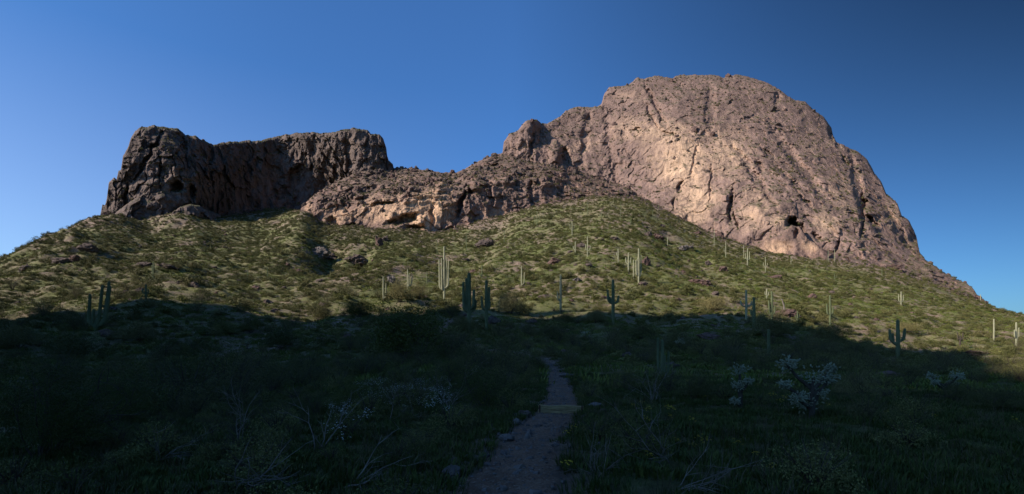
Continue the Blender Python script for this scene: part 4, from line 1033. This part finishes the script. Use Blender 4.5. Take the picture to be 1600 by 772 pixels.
brush('dry_bush', 2, (.05, .022, .6, 1.2, 63, 6.0, 540, -.05), 'tan dry bush on the sunlit slope', 'tan dry bush in the shaded foreground', 'shrub',
      'dry bushes on the sunlit slope', 'dry bushes in the shaded foreground', 'tan dry bushes dotted over the slopes', 120)
# brush rooted on the ledges of the three rock masses
def ledge_brush():
    xs, ys, zs = [], [], []
    rg = np.random.default_rng(77)
    for P, nmax in ((df, 4500), (cf, 2400), (bf, 900)):
        e1 = P[2:, 1:-1]-P[:-2, 1:-1]; e2 = P[1:-1, 2:]-P[1:-1, :-2]
        n = np.cross(e2, e1); n /= np.linalg.norm(n, axis=2)[..., None]+1e-9
        nz = np.abs(n[..., 2]); A = np.linalg.norm(np.cross(e2, e1), axis=2)
        w = np.clip(nz-.5, 0, .4)*A; w[-3:] = 0; w[:18] = 0
        q = P[1:-1, 1:-1].reshape(-1, 3); w = w.ravel()/w.sum()
        k = rg.choice(len(q), nmax, p=w); xs.append(q[k, 0]); ys.append(q[k, 1]); zs.append(q[k, 2])
    x, y, z = map(np.concatenate, (xs, ys, zs)); n = len(x)
    src = LOWSRC['creosote_bush']+LOWSRC['brittlebush']
    gn_scatter('ledge_brush', x, y, z-.2, rg.uniform(.7, 1.7, n), rg.integers(0, len(src), n), src, 'dull green brush rooted on the rock ledges', 'brush', seed=3)
ledge_brush()

# grass, flowers and pebbles: nobody could count them
def tuft_mesh(name, mat, n, h, spread, w, seed):
    rg = np.random.default_rng(seed); mb = MB()
    for k in range(n):
        a = rg.uniform(0, 6.28); r = spread*math.sqrt(rg.uniform()); b = a+rg.normal()*.6; l = rg.uniform(.2, .6)*h; hh = h*rg.uniform(.5, 1.1)
        x, y = r*math.cos(a), r*math.sin(a); px, py = -math.sin(b)*w, math.cos(b)*w
        mx, my = x+math.cos(b)*l*.35, y+math.sin(b)*l*.35
        mb.add([(x-px, y-py, 0), (x+px, y+py, 0), (mx+px*.7, my+py*.7, hh*.6), (mx-px*.7, my-py*.7, hh*.6), (x+math.cos(b)*l, y+math.sin(b)*l, hh)], [(0, 1, 2, 3), (3, 2, 4)])
    return mb.mesh(name, M[mat])
def first(name, mesh, loc, label, cat):
    o = obj(name, mesh); o.location = loc; tag(o, label, cat, None, 'stuff'); return o
def patch(u, v): return on_ground(u, v)
g1 = first('grass_tuft_near', tuft_mesh('grass_tuft_near', 'weed', 30, .17, .17, .005, 1), patch(1100, 700), 'grass blades in the shaded field right of the trail', 'grass')
g2 = first('grass_tuft_wide', tuft_mesh('grass_tuft_wide', 'grass', 18, .32, .45, .035, 2), patch(1250, 600), 'grass blades in front of the bank', 'grass')
g3 = first('straw_tuft', tuft_mesh('straw_tuft', 'straw', 16, .26, .12, .0035, 3), patch(1000, 690), 'dry straw stalks at the right edge of the trail', 'dry grass')
g4 = first('leafy_weed', tuft_mesh('leafy_weed', 'weed', 34, .13, .20, .012, 4), patch(720, 690), 'low leafy weeds at the left edge of the trail', 'weeds')
def field(n, a0, a1, seed, thr=-.15, sc=(.7, 1.3), amin=-1.15, amax=1.15, tmin=.60):
    rg = np.random.default_rng(seed); d = np.sqrt(rg.uniform(a0**2, a1**2, n)); a = rg.uniform(amin, amax, n); x = a*d
    k = (fbm(x/6, d/6, 0, 3, seed) > thr) & (trail_dist(x, d) > tmin)
    u = 800+F*x/d; k &= d < np.interp(u, crest[:, 0], crest[:, 2])
    x, d = x[k], d[k]; return x, d, ground_z(x, d), rg.uniform(*sc, len(x))
x, y, z, sc = field(40000, 3, 30, 81, -.6, sc=(.5, 1.3)); rg = np.random.default_rng(5); gn_scatter('grass', x, y, z-.02, sc, rg.choice(3, len(x), p=[.46, .18, .36]), [g1, g3, g4], 'green grass and weeds over the shaded foreground', 'grass', seed=5)
x, y, z, sc = field(34000, 22, 98, 84, -.8, sc=(.5, 1.2)); gn_scatter('meadow_grass', x, y, z-.03, sc*1.4, rg.choice(3, len(x), p=[.6, .22, .18]), [g1, g3, g2], 'green grass on the shaded ground in front of the slope', 'grass', seed=16)
x, y, z, sc = field(80000, 24, 300, 82, sc=(.6, 1.5)); gn_scatter('slope_grass', x, y, z-.04, sc*np.clip(y/130, .6, 1.25), np.zeros(len(x)), [g2], 'yellow green spring grass over the hillside', 'grass', seed=6)
def flower_mesh(name, mat, r, seed):
    mb = MB(); rg = np.random.default_rng(seed)
    for k in range(7):
        cx, cy = rg.normal(0, .08, 2); h = rg.uniform(.2, .34); n = 6
        V = [(cx, cy, h+.006)]+[(cx+r*math.cos(6.28*i/n), cy+r*math.sin(6.28*i/n), h+(.008 if i % 2 else -.004)) for i in range(n)]
        mb.add(V, [(0, i+1, (i+1) % n+1) for i in range(n)])
    return mb.mesh(name, M[mat])
fy = first('yellow_flower_patch', flower_mesh('yellow_flower_patch', 'flower', .022, 1), patch(1222, 640), 'yellow wildflowers in front of the big cholla', 'flowers')
x, y, z, sc = field(420, 6, 34, 91, .22, (.7, 1.1), -.1, 1.1); gn_scatter('yellow_flowers', x, y, z, sc, np.zeros(len(x)), [fy], 'yellow wildflowers sprinkled in the right hand grass', 'flowers', seed=8)
fw = first('white_flower_patch', flower_mesh('white_flower_patch', 'white', .014, 2), patch(655, 640), 'white wildflowers on the left bank', 'flowers')
x, y, z, sc = field(700, 9, 24, 92, -.1, (.7, 1.1), -.36, -.12); gn_scatter('white_flowers', x, y, z, sc, np.zeros(len(x)), [fw], 'tiny white wildflowers along the left bank', 'flowers', seed=9)
pb = obj('pebble_patch', rock_mesh('pebble_patch', 'greyrock', 77, 1, .8)); pb.location = patch(800, 735); pb.scale = (.03, .025, .018); tag(pb, 'gravel pebbles on the near trail', 'gravel', None, 'stuff')
rg = np.random.default_rng(93); k = rg.uniform(0, len(TRc)*.55, 5200); cx = np.interp(k, range(len(TRc)), TRc[:, 0])+rg.normal(0, .42, 5200); cy = np.interp(k, range(len(TRc)), TRc[:, 1])+rg.normal(0, .1, 5200)
gn_scatter('gravel', cx, cy, ground_z(cx, cy)+.025, rg.uniform(.006, .03, 5200)*np.exp(.55*rg.normal(size=5200)).clip(.3, 3.2), np.zeros(5200), [pb], 'loose gravel on the trail surface', 'gravel', seed=10)
# small rocks lying over the slopes
srcs = []
for i, (u, v, lab) in enumerate(((560, 440, 'small brown rock in the brush left of centre'), (1060, 470, 'small red rock in the grass right of centre'), (900, 415, 'small dark rock above the reddish boulder'))):
    p = on_ground(u, v); o = obj('rock', rock_mesh('rock', ('boulder', 'redrock', 'boulder')[i], 700+i, 2)); o.location = p; o.scale = (1.0, .9, .7); srcs.append(o); tag(o, lab, 'rock', 'small rocks on the slope')
x, y, z, sc, rg = scatter('r', .015, .014, .3, .8, 64, 30, 505, -.05)
gn_scatter('slope_rocks', x, y, z, sc*rg.uniform(.4, 1.5, len(x)), rg.integers(0, 3, len(x)), srcs, 'loose brown rocks strewn over the slopes', 'rocks', squash=(.5, .9), seed=11)

rg = np.random.default_rng(66); n_ = 6500; ut = rg.uniform(150, 1540, n_); dt = np.interp(ut, crest[:, 0], crest[:, 2])-rg.exponential(13, n_)+5
xt = (ut-800)/F*dt; st_ = rg.uniform(.4, 1.5, n_)*np.exp(.35*rg.normal(size=n_))*np.exp(-(np.interp(ut, crest[:, 0], crest[:, 2])-dt)/60).clip(.4, 1)
gn_scatter('talus', xt, dt, ground_z(xt, dt)+.1, st_, rg.integers(0, 3, n_), srcs, 'broken rock fallen along the foot of the cliffs', 'rocks', squash=(.5, 1.1), seed=12, tilt=.5)
lx, ly, lz = [], [], []
for P, nmax, lo_ in ((cf, 520, 60), (df, 220, 150), (bf, 60, 120)):
    e1 = P[2:, 1:-1]-P[:-2, 1:-1]; e2 = P[1:-1, 2:]-P[1:-1, :-2]; nn = np.cross(e2, e1); ar = np.linalg.norm(nn, axis=2); nz = np.abs(nn[..., 2])/(ar+1e-9)
    w = np.clip(nz-.45, 0, .4)*ar; w[:lo_] = 0; q = P[1:-1, 1:-1].reshape(-1, 3); w = w.ravel()/w.sum(); k = rg.choice(len(q), nmax, p=w)
    lx.append(q[k, 0]); ly.append(q[k, 1]); lz.append(q[k, 2])
lx, ly, lz = map(np.concatenate, (lx, ly, lz))
gn_scatter('ledge_rocks', lx, ly, lz, rg.uniform(.7, 2.6, len(lx))*np.exp(.3*rg.normal(size=len(lx))), rg.choice([0, 1, 2], len(lx)), srcs, 'loose blocks lying on the rock ledges', 'rocks', squash=(.6, 1.3), seed=13, tilt=.5)

# ------------------------------------------------------------------ chollas
def cholla(u, vb, wpx, hpx, label, seed, clumps):
    p = on_ground(u, vb); s = p.y/F; rg = np.random.default_rng(seed)
    root = empty('cholla_cactus', p); tag(root, label, 'cactus', 'cholla cacti in the shade')
    H_ = hpx*s
    tr = MB(); tr.tube([(0, 0, -.1), (.03, 0, H_*.35), (-.02, 0, H_*.62)], [.07, .06, .045], 8)
    cls = [Vector((cx*s, float(rg.normal())*wpx*s*.12, cz*s)) for cx, cz, _ in clumps]
    for c in cls:
        z0 = min(H_*.55, max(.1, c.z*.55)); tr.tube([(0, 0, z0), (c.x*.6, c.y*.6, (z0+c.z)/2), tuple(c)], [.045, .038, .03], 7)
    obj('trunk', tr.mesh('trunk', M['bark']), root)
    for c, (cx, cz, r) in zip(cls, clumps):
        jb = MB(); rr = r*s; n = int(60+rr*120)
        for k in range(n):
            d = rg.normal(size=3); d /= np.linalg.norm(d); d[2] = d[2]*.7+.15
            q = np.array(c)+d*rr*rg.uniform(.3, 1.0)*(1+.25*math.sin(d[0]*7+d[2]*5)); dr = Vector(d+rg.normal(0, .45, 3)).normalized(); L = rg.uniform(.04, .08)
            a = Vector(q); e = .016
            jb.tube([a, a+dr*L*.25, a+dr*L*.75, a+dr*L], [e*.5, e, e, e*.4], 6)
            for j in range(12):   # spines
                t = rg.uniform(.05, 1); o_ = rg.normal(size=3); o_ /= np.linalg.norm(o_); b0 = a+dr*L*t; o_ = Vector(o_); sd2 = o_.cross(dr); sd2 = sd2.normalized()*.0035 if sd2.length > 0 else Vector((.003, 0, 0))
                jb.add([b0-sd2, b0+sd2, b0+o_*.035], [(0, 1, 2)])
        obj('branch_joints', jb.mesh('branch_joints', M['cholla']), root)
cholla(1268, 655, 80, 90, 'biggest pale cholla with crowded crowns in the right foreground', 1, [(-36, 84, 17), (8, 62, 22), (30, 62, 13), (-28, 32, 13), (-4, 22, 20), (14, 38, 14), (-44, 52, 9), (34, 78, 10)])
cholla(1156, 640, 36, 66, 'narrow two tiered cholla left of the biggest one', 2, [(0, 60, 13), (-4, 36, 11), (-8, 12, 8), (8, 44, 7)])
cholla(1478, 624, 50, 40, 'dark trunked cholla with flat crowns on the right', 3, [(-12, 34, 8), (4, 36, 9), (20, 34, 7), (-20, 26, 6), (10, 24, 6)])
cholla(915, 530, 18, 18, 'round silvery cholla behind the trail top', 4, [(0, 11, 8), (-4, 6, 5)])
cholla(1062, 552, 16, 24, 'small cholla with a dark trunk right of the young columns', 5, [(0, 20, 6), (-5, 17, 4), (5, 16, 4)])
cholla(386, 548, 14, 18, 'small pale topped cholla in the left wash', 6, [(0, 12, 6), (5, 4, 3)])
cholla(1540, 570, 16, 18, 'faint small cholla on the right shade edge', 7, [(0, 13, 6), (4, 7, 4)])

# ------------------------------------------------------------------ dead branches and bare brush
def dead_branch(u, vb, lenpx, ang, label, seed, spread=.5, n=5, rad=.014, depth=3, lift=.25, name='dead_branch', mat='deadwood'):
    p = on_ground(u, vb); s = p.y/F; rg = random.Random(seed)
    root = empty(name, p); tag(root, label, 'branch', 'dead branches in the brush')
    mains = []
    def grow(mb, p0, d, L, r, lv, kids):
        pts = [p0]; dd = d.copy(); q = p0.copy()
        for k in range(6):
            dd = (dd+Vector((rg.gauss(0, .16), rg.gauss(0, .16), rg.gauss(0, .14)))).normalized(); q = q+dd*L/6; pts.append(q.copy())
        mb.tube(pts, [r*(1-.13*k) for k in range(7)], 5)
        if lv > 0:
            for k in range(kids):
                i = rg.randint(1, 5); nd = (dd+Vector((rg.gauss(0, .7), rg.gauss(0, .5), rg.gauss(.1, .5)))).normalized()
                grow(mb, pts[i], nd, L*rg.uniform(.35, .65), r*.55, lv-1, max(1, kids-1))
    L = lenpx*s
    for k in range(n):
        a = R(ang)+rg.gauss(0, spread); d = Vector((math.cos(a), rg.gauss(0, .35), max(.05, math.sin(a)))).normalized()
        mb = MB(); grow(mb, Vector((rg.gauss(0, .05), rg.gauss(0, .05), -.03)), d, L*rg.uniform(.6, 1.1), rad, depth-1, 3)
        obj('branch', mb.mesh('branch', M[mat]), root)
dead_branch(495, 706, 110, 92, 'tall bare forked stalk standing in the left foreground', 1, .12, 3, .013, 3)
dead_branch(372, 770, 120, 42, 'pale fallen branches sweeping up at the lower left', 2, .35, 6, .012, 3)
dead_branch(545, 758, 110, 28, 'pale dead branch reaching right at the lower centre left', 3, .3, 4, .012, 3)
dead_branch(372, 690, 90, 80, 'curved grey twigs rising beside the bare soil', 4, .5, 4, .010, 3)
dead_branch(1040, 720, 120, 150, 'arched pale dead twigs at the right of the trail', 5, .5, 6, .008, 3)
dead_branch(1060, 765, 130, 20, 'dead twigs drooping right at the bottom right centre', 6, .5, 6, .007, 3)
dead_branch(1020, 630, 70, 85, 'pale bare bush beside the side trail', 7, .5, 7, .010, 3)
dead_branch(700, 640, 80, 110, 'grey bare brush on the left bank of the trail', 8, .7, 8, .008, 3)
dead_branch(90, 700, 130, 60, 'twisted dark limb under the mesquite', 9, .6, 4, .03, 3, mat='bark')
dead_branch(250, 720, 90, 70, 'thin bare twigs before the grey green bush mass', 10, .7, 5, .009, 3)
dead_branch(935, 740, 80, 100, 'bare upright stems beside the near trail', 11, .35, 9, .006, 2)
dead_branch(610, 660, 60, 60, 'fine pale twigs by the white flowers', 12, .8, 6, .006, 3)
